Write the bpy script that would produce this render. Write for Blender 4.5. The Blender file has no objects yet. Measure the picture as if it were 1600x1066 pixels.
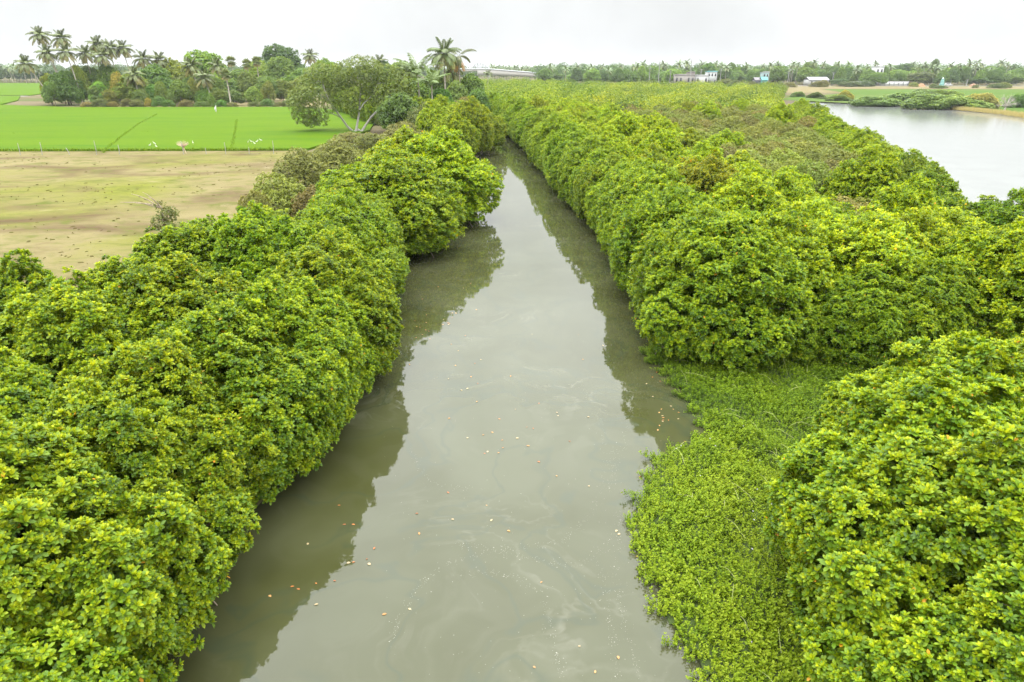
import bpy, math, random
import numpy as np

# ------------------------------------------------------------------ camera, world, sun, exposure
S = bpy.context.scene
W = S.collection
CAM_H, PITCH, FPX = 12.5, math.radians(21.7), 1067.0          # photo pixels (1600 x 1066)
cd = bpy.data.cameras.new('camera'); cam = bpy.data.objects.new('camera', cd); W.objects.link(cam)
cd.sensor_width = 36.0; cd.lens = 36.0 * FPX / 1600.0
cd.clip_start = 0.1; cd.clip_end = 20000.0
cam.location = (0, 0, CAM_H); cam.rotation_euler = (math.radians(90) - PITCH, 0, 0)
S.camera = cam

SUN_EL, SUN_AZ = math.radians(72), math.radians(200)           # azimuth clockwise from +Y
wd = bpy.data.worlds.new('World'); S.world = wd; wd.use_nodes = True
nt = wd.node_tree; nt.nodes.clear(); N = nt.nodes.new; L = nt.links.new
out = N('ShaderNodeOutputWorld'); bg = N('ShaderNodeBackground'); bg.inputs['Strength'].default_value = 0.1
sky = N('ShaderNodeTexSky'); sky.sky_type = 'NISHITA'; sky.sun_disc = False
sky.sun_elevation = SUN_EL; sky.sun_rotation = SUN_AZ; sky.air_density = 1.5; sky.dust_density = 6.0
tc = N('ShaderNodeTexCoord'); sp = N('ShaderNodeSeparateXYZ'); L(tc.outputs['Generated'], sp.inputs[0])
rmp = N('ShaderNodeValToRGB'); L(sp.outputs['Z'], rmp.inputs['Fac'])                # overcast luminance: bright overhead
e = rmp.color_ramp.elements
e[0].position = 0.0; e[0].color = (.125, .127, .129, 1)
e[1].position = 1.0; e[1].color = (.975, 1, 1, 1)
for p_, c_ in ((0.10, .135), (0.28, .30), (0.6, .78)):
    k = e.new(p_); k.color = (c_ * .975, c_ * 1.0, c_ * 1.0, 1)
cn = N('ShaderNodeTexNoise'); cn.inputs['Scale'].default_value = 3.2; cn.inputs['Detail'].default_value = 5
L(tc.outputs['Generated'], cn.inputs['Vector'])
cr = N('ShaderNodeMapRange'); L(cn.outputs['Fac'], cr.inputs['Value'])
cr.inputs['From Min'].default_value = .3; cr.inputs['From Max'].default_value = .7
cr.inputs['To Min'].default_value = 62.0; cr.inputs['To Max'].default_value = 88.0
vm = N('ShaderNodeVectorMath'); vm.operation = 'SCALE'; L(rmp.outputs['Color'], vm.inputs[0]); L(cr.outputs[0], vm.inputs['Scale'])
mx = N('ShaderNodeMix'); mx.data_type = 'RGBA'; mx.inputs['Factor'].default_value = 0.94
L(sky.outputs['Color'], mx.inputs['A']); L(vm.outputs[0], mx.inputs['B'])
L(mx.outputs['Result'], bg.inputs['Color']); L(bg.outputs[0], out.inputs[0])

sd = bpy.data.lights.new('sun', 'SUN'); sun = bpy.data.objects.new('sun', sd); W.objects.link(sun)
sd.energy = 1.5; sd.angle = math.radians(16); sd.color = (1.0, .96, .88)
from mathutils import Vector
sdir = Vector((math.sin(SUN_AZ) * math.cos(SUN_EL), math.cos(SUN_AZ) * math.cos(SUN_EL), math.sin(SUN_EL)))
sun.rotation_euler = (-sdir).to_track_quat('-Z', 'Y').to_euler(); sun.location = (0, 0, 200)

S.view_settings.view_transform = 'Standard'; S.view_settings.look = 'None'
S.view_settings.exposure = 0.0; S.view_settings.gamma = 1.0
S.render.engine = 'CYCLES'
S.cycles.max_bounces = 8; S.cycles.diffuse_bounces = 3; S.cycles.glossy_bounces = 3
S.cycles.transmission_bounces = 4; S.cycles.transparent_max_bounces = 4; S.cycles.volume_bounces = 1
S.cycles.use_denoising = True
S.cycles.use_adaptive_sampling = True; S.cycles.adaptive_threshold = 0.02

rng = np.random.default_rng(7); random.seed(7)
R = math.radians

# ------------------------------------------------------------------ where a photo pixel lies in the place
def px(x, y, z=0.0):                                   # on the level plane z
    u = (x - 800) / FPX; v = -(y - 533) / FPX
    dy = math.cos(PITCH) + v * math.sin(PITCH); dz = -math.sin(PITCH) + v * math.cos(PITCH)
    t = (z - CAM_H) / dz
    return (u * t, dy * t)
def pd(x, y, Y):                                       # at distance Y
    u = (x - 800) / FPX; v = -(y - 533) / FPX
    dy = math.cos(PITCH) + v * math.sin(PITCH); dz = -math.sin(PITCH) + v * math.cos(PITCH)
    t = Y / dy
    return (u * t, Y, CAM_H + dz * t)

# ------------------------------------------------------------------ mesh helpers
class Q:                                               # collects quads, each vertex with a tint
    def __init__(s): s.v = []; s.f = []; s.t = []; s.m = []; s.n = 0
    def add(s, V, F, t=0.5, m=0):
        V = np.asarray(V, float); F = np.asarray(F, int)
        s.v.append(V); s.f.append(F + s.n); s.n += len(V)
        s.t.append(np.full(len(V), t) if np.isscalar(t) else np.asarray(t, float)); s.m.append(np.full(len(F), m))
    def mesh(s, name, mats):
        V = np.concatenate(s.v); F = np.concatenate(s.f); T = np.concatenate(s.t); M = np.concatenate(s.m)
        me = bpy.data.meshes.new(name)
        me.vertices.add(len(V)); me.vertices.foreach_set('co', V.astype(np.float32).ravel())
        me.loops.add(F.size); me.loops.foreach_set('vertex_index', F.astype(np.int32).ravel())
        me.polygons.add(len(F)); me.polygons.foreach_set('loop_start', np.arange(0, F.size, 4, dtype=np.int32))
        me.polygons.foreach_set('material_index', M.astype(np.int32))
        a = me.attributes.new('tint', 'FLOAT', 'POINT'); a.data.foreach_set('value', T.astype(np.float32))
        for m in (mats if isinstance(mats, (list, tuple)) else [mats]): me.materials.append(m)
        me.update(calc_edges=True); me.validate()
        return me
    def box(s, c, d, t=.5, m=0, rot=0.0):
        x, y, z = np.asarray(d) / 2.0
        V = np.array([[-x,-y,-z],[x,-y,-z],[x,y,-z],[-x,y,-z],[-x,-y,z],[x,-y,z],[x,y,z],[-x,y,z]])
        cs, sn = math.cos(rot), math.sin(rot)
        V = V @ np.array([[cs, sn, 0], [-sn, cs, 0], [0, 0, 1]]) + np.asarray(c)
        s.add(V, [[0,3,2,1],[4,5,6,7],[0,1,5,4],[1,2,6,5],[2,3,7,6],[3,0,4,7]], t, m)
    def tube(s, P, rad, sides=6, t=.5, m=0):
        P = np.asarray(P, float); n = len(P); rad = np.broadcast_to(rad, n)
        T = np.gradient(P, axis=0); T /= np.linalg.norm(T, axis=1)[:, None] + 1e-9
        ref = np.array([1., 0, 0]) if abs(T[0][0]) < .8 else np.array([0, 1., 0])
        A = np.cross(T, ref); A /= np.linalg.norm(A, axis=1)[:, None] + 1e-9; B = np.cross(T, A)
        th = np.arange(sides) * 2 * math.pi / sides
        V = (P[:, None] + rad[:, None, None] * (np.cos(th)[None, :, None] * A[:, None] + np.sin(th)[None, :, None] * B[:, None])).reshape(-1, 3)
        F = [[i*sides+k, i*sides+(k+1) % sides, (i+1)*sides+(k+1) % sides, (i+1)*sides+k] for i in range(n-1) for k in range(sides)]
        s.add(V, F, t, m)

def obj(name, me, parent=None):
    o = bpy.data.objects.new(name, me); W.objects.link(o)
    if parent: o.parent = parent
    return o
def tag(o, label=None, cat=None, group=None, kind=None):
    for k, v in (('label', label), ('category', cat), ('group', group), ('kind', kind)):
        if v: o[k] = v
    return o
def empty(name, loc, rz=0.0, label=None, cat=None, group=None):
    o = bpy.data.objects.new(name, None); W.objects.link(o); o.empty_display_size = .3
    o.location = loc; o.rotation_euler = (0, 0, rz)
    return tag(o, label, cat, group)

def frames(ax, spin):                                  # rotation matrices whose z column is ax
    ax = ax / (np.linalg.norm(ax, axis=1)[:, None] + 1e-9)
    ref = np.where(np.abs(ax[:, 2:3]) < .9, np.array([[0, 0, 1.]]), np.array([[1., 0, 0]]))
    x = np.cross(ref, ax); x /= np.linalg.norm(x, axis=1)[:, None] + 1e-9; y = np.cross(ax, x)
    c, s_ = np.cos(spin)[:, None], np.sin(spin)[:, None]
    return np.stack([c * x + s_ * y, -s_ * x + c * y, ax], axis=2)
def scatter(q, T, TF, tt, loc, ax, scale, dt, m=0, rg=rng):  # copies of template T at loc, axis ax
    n = len(loc)
    if not n: return
    M = frames(ax, rg.uniform(0, 2 * math.pi, n)) * np.asarray(scale).reshape(-1, 1, 1)
    V = np.einsum('nij,kj->nki', M, T) + loc[:, None]
    F = (TF[None] + (np.arange(n) * len(T))[:, None, None]).reshape(-1, 4)
    t = np.clip(tt[None] + np.asarray(dt).reshape(-1, 1), 0, .84)
    q.add(V.reshape(-1, 3), F, t.ravel(), m)

# ------------------------------------------------------------------ materials
def mat(name):
    m = bpy.data.materials.new(name); m.use_nodes = True; t = m.node_tree; t.nodes.clear()
    o = t.nodes.new('ShaderNodeOutputMaterial'); b = t.nodes.new('ShaderNodeBsdfPrincipled')
    t.links.new(b.outputs[0], o.inputs[0]); return m, t, b, o
def ramp(t, fac, stops, interp='LINEAR'):
    r = t.nodes.new('ShaderNodeValToRGB'); el = r.color_ramp.elements; r.color_ramp.interpolation = interp
    while len(el) < len(stops): el.new(.5)
    for k, (p, c) in zip(el, stops): k.position = p; k.color = (*c, 1)
    if fac is not None: t.links.new(fac, r.inputs['Fac'])
    return r.outputs['Color']
def noise(t, vec, scale, detail=4, rough=.55, dist=0.0, out_='Fac'):
    n = t.nodes.new('ShaderNodeTexNoise'); n.inputs['Scale'].default_value = scale; n.inputs['Detail'].default_value = detail
    n.inputs['Roughness'].default_value = rough; n.inputs['Distortion'].default_value = dist
    if vec is not None: t.links.new(vec, n.inputs['Vector'])
    return n.outputs[out_]
def coords(t, scale=(1, 1, 1), kind='Object', rot=0.0):
    c = t.nodes.new('ShaderNodeTexCoord'); m = t.nodes.new('ShaderNodeMapping'); m.inputs['Scale'].default_value = scale
    m.inputs['Rotation'].default_value = (0, 0, rot)
    t.links.new(c.outputs[kind], m.inputs['Vector']); return m.outputs[0]
def mix(t, fac, a, b, mode='MIX'):
    n = t.nodes.new('ShaderNodeMix'); n.data_type = 'RGBA'; n.blend_type = mode
    for k, v in (('Factor', fac), ('A', a), ('B', b)):
        if hasattr(v, 'is_output'): t.links.new(v, n.inputs[k])
        elif k == 'Factor': n.inputs[k].default_value = v
        else: n.inputs[k].default_value = (*v, 1)
    return n.outputs['Result']
def mth(t, op, a, b=None, c=None):
    n = t.nodes.new('ShaderNodeMath'); n.operation = op
    for i, v in enumerate((a, b, c)):
        if v is None: continue
        if hasattr(v, 'is_output'): t.links.new(v, n.inputs[i])
        else: n.inputs[i].default_value = v
    return n.outputs[0]
def maprange(t, v, a, b, c=0.0, d=1.0, smooth=False):
    n = t.nodes.new('ShaderNodeMapRange'); t.links.new(v, n.inputs['Value'])
    if smooth: n.interpolation_type = 'SMOOTHSTEP'
    for k, x in (('From Min', a), ('From Max', b), ('To Min', c), ('To Max', d)): n.inputs[k].default_value = x
    return n.outputs[0]

def leaf_mat(name, stops, rough=.42, trans=.3, spec=.5, vary=.22):
    m, t, b, o = mat(name)
    a = t.nodes.new('ShaderNodeAttribute'); a.attribute_name = 'tint'
    oi = t.nodes.new('ShaderNodeObjectInfo')
    col = ramp(t, a.outputs['Fac'], stops)
    col = mix(t, 1.0, col, oi.outputs['Color'], 'MULTIPLY')
    hs = t.nodes.new('ShaderNodeHueSaturation'); t.links.new(col, hs.inputs['Color'])
    t.links.new(maprange(t, oi.outputs['Random'], 0, 1, .495, .505), hs.inputs['Hue'])
    r2 = mth(t, 'FRACT', mth(t, 'MULTIPLY', oi.outputs['Random'], 17.3))
    t.links.new(maprange(t, r2, 0, 1, 1 - vary, 1 + vary), hs.inputs['Value'])
    col = hs.outputs['Color']
    t.links.new(col, b.inputs['Base Color']); b.inputs['Roughness'].default_value = rough
    b.inputs['Specular IOR Level'].default_value = spec
    tr = t.nodes.new('ShaderNodeBsdfTranslucent'); t.links.new(mix(t, 1.0, col, (1.25, 1.15, .6), 'MULTIPLY'), tr.inputs['Color'])
    ms = t.nodes.new('ShaderNodeMixShader'); ms.inputs[0].default_value = trans
    t.links.new(b.outputs[0], ms.inputs[1]); t.links.new(tr.outputs[0], ms.inputs[2]); t.links.new(ms.outputs[0], o.inputs[0])
    return m
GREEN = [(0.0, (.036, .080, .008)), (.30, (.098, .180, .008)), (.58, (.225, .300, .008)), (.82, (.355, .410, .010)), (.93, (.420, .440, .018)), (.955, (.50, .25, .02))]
M_MANG = leaf_mat('mangrove_leaf', GREEN, .46, .32, .26, .10)
M_TREE = leaf_mat('broad_leaf', [(0, (.038, .072, .014)), (.4, (.095, .150, .024)), (.75, (.180, .235, .038)), (1, (.26, .29, .06))], .5, .28)
M_FINE = leaf_mat('olive_leaf', [(0, (.06, .072, .016)), (.4, (.13, .145, .030)), (.75, (.21, .21, .05)), (1, (.28, .25, .09))], .55, .28)
M_PALM = leaf_mat('palm_leaf', [(0, (.060, .090, .03)), (.4, (.115, .150, .048)), (.75, (.21, .22, .075)), (1, (.36, .26, .10))], .42, .2)
M_WEED = leaf_mat('weed_leaf', [(0, (.040, .078, .006)), (.4, (.112, .182, .008)), (.8, (.205, .272, .012)), (1, (.31, .34, .04))], .55, .32, .12, 0)

def bark_mat(name, a_, b_, sc=8):
    m, t, b, o = mat(name)
    c = coords(t, (1, 1, .25)); t.links.new(ramp(t, noise(t, c, sc, 6, .65), [(.3, a_), (.7, b_)]), b.inputs['Base Color'])
    b.inputs['Roughness'].default_value = .85; return m
M_BARK = bark_mat('mangrove_bark', (.10, .075, .05), (.24, .19, .14))
M_PALE = bark_mat('pale_bark', (.22, .205, .18), (.38, .36, .32), 5)
M_PTRUNK = bark_mat('palm_bark', (.20, .17, .13), (.36, .32, .26), 12)
M_DRY = bark_mat('dry_wood', (.20, .15, .11), (.36, .29, .23))

def ground_mat(name, layers, rough=.95, rot=0.0, stretch=(1, 1, 1), bumpd=0.0):
    # layers: [(scale, stops)] first is the base, following are (scale, colour, lo, hi)
    m, t, b, o = mat(name); v = coords(t, stretch, rot=rot)
    sc, st = layers[0]; col = ramp(t, noise(t, v, sc, 8, .62), st)
    for i, (sc, c, lo, hi) in enumerate(layers[1:]):
        vv = t.nodes.new('ShaderNodeVectorMath'); vv.operation = 'ADD'; t.links.new(v, vv.inputs[0]); vv.inputs[1].default_value = (13.7 * i, 7.1 * i, 3.3)
        col = mix(t, maprange(t, noise(t, vv.outputs[0], sc, 7, .6, .6), lo, hi), col, c)
    t.links.new(col, b.inputs['Base Color']); b.inputs['Roughness'].default_value = rough; b.inputs['Specular IOR Level'].default_value = .02
    if bumpd:
        bp = t.nodes.new('ShaderNodeBump'); bp.inputs['Distance'].default_value = bumpd; bp.inputs['Strength'].default_value = .6
        t.links.new(noise(t, v, 2.5, 8, .7), bp.inputs['Height']); t.links.new(bp.outputs[0], b.inputs['Normal'])
    return m
M_GROUND = ground_mat('scrub_earth', [(.05, [(.3, (.085, .07, .04)), (.7, (.13, .105, .065))]), (.03, (.055, .075, .018), .45, .65), (.4, (.06, .05, .03), .55, .8)], bumpd=.1)
M_PAST = ground_mat('dry_pasture', [(.06, [(.25, (.110, .090, .042)), (.75, (.165, .140, .068))]),
        (.035, (.112, .116, .022), .47, .66), (.09, (.072, .048, .028), .50, .68), (.5, (.072, .080, .018), .49, .72), (.25, (.19, .165, .10), .62, .8), (3.0, (.058, .048, .022), .60, .8)],
        stretch=(.7, 1.1, 1), rot=R(-6), bumpd=.05)
M_PADDY = ground_mat('young_rice', [(.05, [(.3, (.052, .097, .002)), (.7, (.066, .112, .003)) ]), (.12, (.035, .088, .004), .5, .72), (1.2, (.034, .078, .005), .52, .85)], .8, R(4), (.25, 1.6, 1), .12)
M_DRYF = ground_mat('dry_grass', [(.08, [(.3, (.115, .10, .048)), (.7, (.155, .13, .066))]), (.2, (.125, .09, .06), .5, .7), (.6, (.08, .08, .03), .6, .8)], stretch=(.5, 1, 1))
M_MEADOW = ground_mat('green_meadow', [(.05, [(.3, (.042, .085, .014)), (.7, (.066, .10, .02))]), (.1, (.10, .095, .035), .5, .75), (.5, (.03, .055, .012), .6, .8)], stretch=(.4, 1, 1))
M_MUD = ground_mat('bank_mud', [(.4, [(.3, (.055, .045, .03)), (.7, (.10, .08, .05))])], .8)
M_ROAD = ground_mat('pale_road', [(.3, [(.3, (.20, .18, .16)), (.7, (.25, .23, .21))])])

def flat_mat(name, c, rough=.8, var=.12, sc=1.5):
    m, t, b, o = mat(name)
    t.links.new(ramp(t, noise(t, coords(t), sc, 6, .65), [(.3, tuple(x * (1 - var) for x in c)), (.7, tuple(min(1, x * (1 + var)) for x in c))]), b.inputs['Base Color'])
    b.inputs['Roughness'].default_value = rough; b.inputs['Specular IOR Level'].default_value = .15; return m

def water_mat(name, ripple, base, patch=True, rough=.004):
    m, t, b, o = mat(name); v = coords(t)
    wv = noise(t, v, .16, 3, .5, 0, 'Color')                         # swirling domain for the slicks
    off = t.nodes.new('ShaderNodeVectorMath'); off.operation = 'MULTIPLY_ADD'
    t.links.new(wv, off.inputs[0]); off.inputs[1].default_value = (9, 9, 0); t.links.new(v, off.inputs[2])
    col = ramp(t, noise(t, off.outputs[0], .22, 5, .5), [(.35, base[0]), (.65, base[1])])
    if patch:
        n1 = noise(t, off.outputs[0], .42, 4, .55)
        ln = mth(t, 'SUBTRACT', 1.0, maprange(t, mth(t, 'ABSOLUTE', mth(t, 'SUBTRACT', n1, .5)), .0, .030, 0, 1))
        msk = maprange(t, noise(t, v, .11, 2, .5), .46, .62)
        brk = maprange(t, noise(t, v, .9, 5, .65), .36, .62)
        fo = mth(t, 'MULTIPLY', mth(t, 'MULTIPLY', ln, msk), mth(t, 'MULTIPLY', brk, .20))
        col = mix(t, fo, col, (.21, .20, .165))
        n3 = noise(t, off.outputs[0], .20, 3, .45)                       # broad silty bands
        bd = mth(t, 'SINE', mth(t, 'MULTIPLY', n3, 46.0))
        bm = mth(t, 'MULTIPLY', maprange(t, bd, .1, 1.0, 0, 1, True), maprange(t, noise(t, v, .13, 2, .5), .42, .64, 0, .13))
        col = mix(t, bm, col, (.088, .090, .060))
        n2 = noise(t, off.outputs[0], .33, 3, .5)
        dk = mth(t, 'SUBTRACT', 1.0, maprange(t, mth(t, 'ABSOLUTE', mth(t, 'SUBTRACT', n2, .47)), 0, .03, 0, 1))
        col = mix(t, mth(t, 'MULTIPLY', dk, .6), col, (.030, .038, .020))
    t.links.new(col, b.inputs['Base Color']); b.inputs['Roughness'].default_value = rough; b.inputs['IOR'].default_value = 1.39
    bp = t.nodes.new('ShaderNodeBump'); bp.inputs['Distance'].default_value = ripple[1]; bp.inputs['Strength'].default_value = 1.0
    t.links.new(noise(t, coords(t, (1, 1.7, 1)), ripple[0], 4, .5, .4), bp.inputs['Height']); t.links.new(bp.outputs[0], b.inputs['Normal'])
    return m
M_RIVER = water_mat('river_water', (1.3, .0016), ((.034, .036, .012), (.047, .050, .023)))
M_LAGOON = water_mat('lagoon_water', (.9, .010), ((.115, .12, .112), (.135, .14, .132)), False, .11)

# ------------------------------------------------------------------ the setting: ground sheet with river and lagoon cut into it
LEFT = [(-8.6, -60), (-8.4, 3), (-8.2, 11), (-7.9, 15), (-8, 17), (-7.4, 19.5), (-6.6, 22), (-6.2, 26), (-7, 32), (-7.9, 38), (-8.4, 44), (-7.8, 49), (-7, 54), (-5.8, 60), (-6, 68), (-6, 85), (-5.3, 104), (-4.6, 120), (-7.5, 140), (-15, 165), (-26, 195), (-44, 235)]
RIGHT = [(7.6, -60), (8, 3), (8.4, 12), (13, 18), (17.5, 30.2), (8.3, 31.6), (8.2, 36), (8.5, 48), (7.4, 61), (5.8, 80), (3.8, 112), (1.2, 133), (-2, 155), (-7, 180), (-15, 210), (-33, 246)]
LAGOON = [(33, -60), (32, 0), (31.5, 30), (31, 46), (38, 63), (45, 87), (55.5, 121), (68, 165), (96, 235), (124, 305)]
FAR = [(131, 309), (142, 246), (151, 211), (165, 165), (190, 90), (215, 0), (225, -60)]
def sheet(name, ring, z, m, kind='structure', skirt=0.0):
    me = bpy.data.meshes.new(name); n = len(ring)
    V = [(x, y, z) for x, y in ring]; F = [list(range(n))]
    if skirt:
        V += [(x, y, z - skirt) for x, y in ring]
        F += [[i, i + n, (i + 1) % n + n, (i + 1) % n] for i in range(n)]
    me.from_pydata(V, [], F)
    if me.polygons[0].normal.z < 0: me.flip_normals()
    me.materials.append(m); o = obj(name, me); tag(o, kind=kind); return o
ring = [(-3000, -60)] + LEFT + RIGHT[::-1] + LAGOON + FAR + [(3000, -60), (3000, 4000), (-3000, 4000)]
sheet('ground', ring, .28, M_GROUND, skirt=1.2)
sheet('river_bed', [(-60, -80), (240, -80), (240, 330), (-60, 330)], -.9, M_MUD)
sheet('river', [(x - 1.2, y) for x, y in LEFT] + [(x + 1.2, y) for x, y in RIGHT[::-1]], 0.0, M_RIVER)
sheet('lagoon', [(x - 1.2, y) for x, y in LAGOON] + [(x + 1.5, y) for x, y in FAR], 0.0, M_LAGOON)
sheet('mud_bank', [(x - .01, y) for x, y in LEFT[:17]] + [(-13, 104), (-13, 60), (-17, 44), (-21, 20), (-26, -60)], .30, M_MUD)
sheet('island_mud', [(x + .01, y) for x, y in RIGHT] + [(110, 300)] + [(x - .01, y) for x, y in LAGOON[::-1]], .29, M_MUD)
sheet('pasture', [(-400, -60), (-27, -60), (-22, 20), (-18, 44), (-14, 60), (-15, 90), (-34, 113.5), (-400, 104)], .32, M_PAST)
PAD = [(-520, 101), (-33, 114), (-30, 150), (-34, 178), (-55, 228), (-72, 246), (-150, 244), (-186, 262), (-205, 300), (-236, 348), (-800, 352)]
sheet('paddy_field', PAD, .62, M_PADDY, skirt=.35)
sheet('far_paddy', [(-1100, 362), (-238, 358), (-300, 520), (-430, 680), (-1500, 690)], .62, M_PADDY, skirt=.35)
sheet('dirt_path', [(-900, 353), (-236, 349), (-236, 357), (-900, 361)], .34, M_ROAD)
sheet('dry_field', [(-150, 247), (-70, 247), (-75, 330), (-140, 340)], .34, M_DRYF)
sheet('meadow', [(112, 318), (142, 256), (152, 216), (168, 165), (420, 165), (460, 470), (205, 480), (185, 400)], .34, M_MEADOW)
sheet('dry_strip', [(130, 400), (184, 404), (204, 484), (560, 474), (560, 545), (150, 560)], .36, M_DRYF)
sheet('town_road', [(120, 566), (900, 556), (900, 566), (120, 577)], .40, M_ROAD)

# ------------------------------------------------------------------ leaves, crowns, trunks
def leaf2(Ln, w, fold, droop):                          # folded elliptical leaf of two quads along +x
    V = np.array([[0, 0, 0], [.36 * Ln, -.86 * w, fold], [.76 * Ln, -.92 * w, fold * .7 - droop * .5], [Ln, 0, -droop], [.76 * Ln, .92 * w, fold * .7 - droop * .5], [.36 * Ln, .86 * w, fold]])
    return V, np.array([[0, 1, 2, 3], [0, 3, 4, 5]])
def leaf1(Ln, w, droop):
    return np.array([[0, 0, 0], [.5 * Ln, -w, .1 * w], [Ln, 0, -droop], [.5 * Ln, w, .1 * w]]), np.array([[0, 1, 2, 3]])
def rosette(rg, n, Ln, two, inner=.38, w=.215):
    q = Q()
    for i in range(n):
        f = i / max(1, n - 1); young = f < inner
        el = R(rg.uniform(58, 82)) if young else R(rg.uniform(8, 62) * (1.1 - f * .45))
        s_ = Ln * (rg.uniform(.6, .85) if young else rg.uniform(.8, 1.12))
        V, F = leaf2(s_, w * s_, .055 * s_, .10 * s_) if two else leaf1(s_, w * 1.15 * s_, .1 * s_)
        az = i * 2.39996 + rg.uniform(-.3, .3)
        Ry = np.array([[math.cos(el), 0, -math.sin(el)], [0, 1, 0], [math.sin(el), 0, math.cos(el)]])
        Rz = np.array([[math.cos(az), -math.sin(az), 0], [math.sin(az), math.cos(az), 0], [0, 0, 1]])
        V = V @ (Rz @ Ry).T + np.array([0, 0, .012 * (1 - f)])
        t = rg.uniform(.58, .76) if young else rg.uniform(.22, .52)
        q.add(V, F, t)
    return np.concatenate(q.v), np.concatenate(q.f), np.concatenate(q.t)
def fib(n, rg):
    i = np.arange(n) + .5; ph = np.arccos(1 - 2 * i / n); th = math.pi * (1 + 5 ** .5) * i + rg.uniform(0, 6.28)
    d = np.stack([np.cos(th) * np.sin(ph), np.sin(th) * np.sin(ph), np.cos(ph)], 1) + rg.normal(0, .12, (n, 3))
    return d / np.linalg.norm(d, axis=1)[:, None]
def crown_mesh(name, lobes, m, rg, tuft_gap, per_tuft, tuft_r, temps, zmin=.25, up=.55, inner=.25, senesce=.0028, dens=1.0, squash=.85):
    q = Q(); C = np.array([l[:3] for l in lobes]); Rr = np.array([l[3] for l in lobes])
    TP, TN = [], []
    SQ = np.array([l[4] if len(l) > 4 else squash for l in lobes])
    for c, r, sq in zip(C, Rr, SQ):
        st = np.array([1, 1, sq])
        n = max(4, int(4 * math.pi * r * r * max(1, sq * .85) / tuft_gap ** 2 * dens)); d = fib(n, rg)
        p = c + d * r * rg.uniform(.86, 1.10, (n, 1)) * st
        d_ = p[:, None] - C[None]; d_[:, :, 2] /= SQ[None]; D = np.linalg.norm(d_, axis=2) / Rr[None]
        keep = (D.min(1) > .80) & (p[:, 2] > zmin)
        nn = d / st; nn /= np.linalg.norm(nn, axis=1)[:, None]
        TP.append(p[keep]); TN.append(nn[keep])
        if inner:                                      # leaves inside the lobe, so that no light shows straight through
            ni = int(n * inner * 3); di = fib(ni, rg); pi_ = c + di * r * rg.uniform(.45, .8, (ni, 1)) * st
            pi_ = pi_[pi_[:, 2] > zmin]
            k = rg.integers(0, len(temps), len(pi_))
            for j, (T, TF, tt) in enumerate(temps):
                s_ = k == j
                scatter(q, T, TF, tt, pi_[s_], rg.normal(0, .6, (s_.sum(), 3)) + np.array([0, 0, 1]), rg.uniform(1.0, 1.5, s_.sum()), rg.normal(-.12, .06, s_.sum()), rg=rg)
    TP = np.concatenate(TP); TN = np.concatenate(TN); nT = len(TP)
    tone = rg.normal(0, .085, nT); size = rg.uniform(.72, 1.28, nT)
    P = np.repeat(TP, per_tuft, 0); Nn = np.repeat(TN, per_tuft, 0); tn = np.repeat(tone, per_tuft); sz = np.repeat(size, per_tuft)
    g = rg.normal(0, 1, (len(P), 3)); g /= np.linalg.norm(g, axis=1)[:, None]
    h = g + Nn * .8 + np.array([0, 0, .25]); h /= np.linalg.norm(h, axis=1)[:, None]
    P = P + h * tuft_r * rg.uniform(.55, 1.1, (len(P), 1))
    ax = h * .55 + Nn * .4 + np.array([0, 0, up]) + rg.normal(0, .22, P.shape)
    ok = P[:, 2] > zmin; P, ax, tn, sz = P[ok], ax[ok], tn[ok], sz[ok]
    k = rg.integers(0, len(temps), len(P))
    for j, (T, TF, tt) in enumerate(temps):
        s_ = k == j
        scatter(q, T, TF, tt, P[s_], ax[s_], sz[s_] * rg.uniform(.85, 1.15, s_.sum()), tn[s_] + rg.normal(0, .05, s_.sum()), rg=rg)
    if senesce:                                         # ageing yellow and orange leaves
        V = q.v[-1]; T = q.t
        for arr, F in zip(q.t, q.f):
            nv = 6 if len(arr) % 6 == 0 and temps[0][0].shape[0] % 6 == 0 else 4
            a = arr.reshape(-1, nv); hit = rg.random(len(a)) < senesce; a[hit] = rg.uniform(.93, 1, (hit.sum(), 1))
    return q.mesh(name, m), TP, TN
def limb(a, b, sag, rg, n=6):
    t = np.linspace(0, 1, n)[:, None]; a, b = np.asarray(a, float), np.asarray(b, float)
    P = a + (b - a) * t; P[:, 2] += sag * np.sin(math.pi * t[:, 0]); P[1:-1] += rg.normal(0, .04 * np.linalg.norm(b - a) / 3, (n - 2, 3)); return P
def trunk_mesh(name, lobes, m, rg, h, r0, lean=.3, sides=6, twigs=4):
    q = Q(); top = np.array([rg.normal(0, lean), rg.normal(0, lean), h])
    P = limb((0, 0, -.3), top, 0, rg, 7); q.tube(P, np.linspace(r0, r0 * .35, 7), sides)
    for l in lobes[:22]:
        c = np.array(l[:3]); a = P[min(5, max(1, int(7 * .75 * c[2] / (h + 1e-6))))]
        B = limb(a, c, .1, rg, 5); q.tube(B, np.linspace(r0 * .38, r0 * .12, 5), max(4, sides - 2))
        for d in fib(twigs + 1, rg)[:twigs]:
            q.tube(limb(c, c + d * l[3] * rg.uniform(.8, 1.12), 0, rg, 3), np.linspace(r0 * .13, r0 * .05, 3), 4)
    return q.mesh(name, m)
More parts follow.
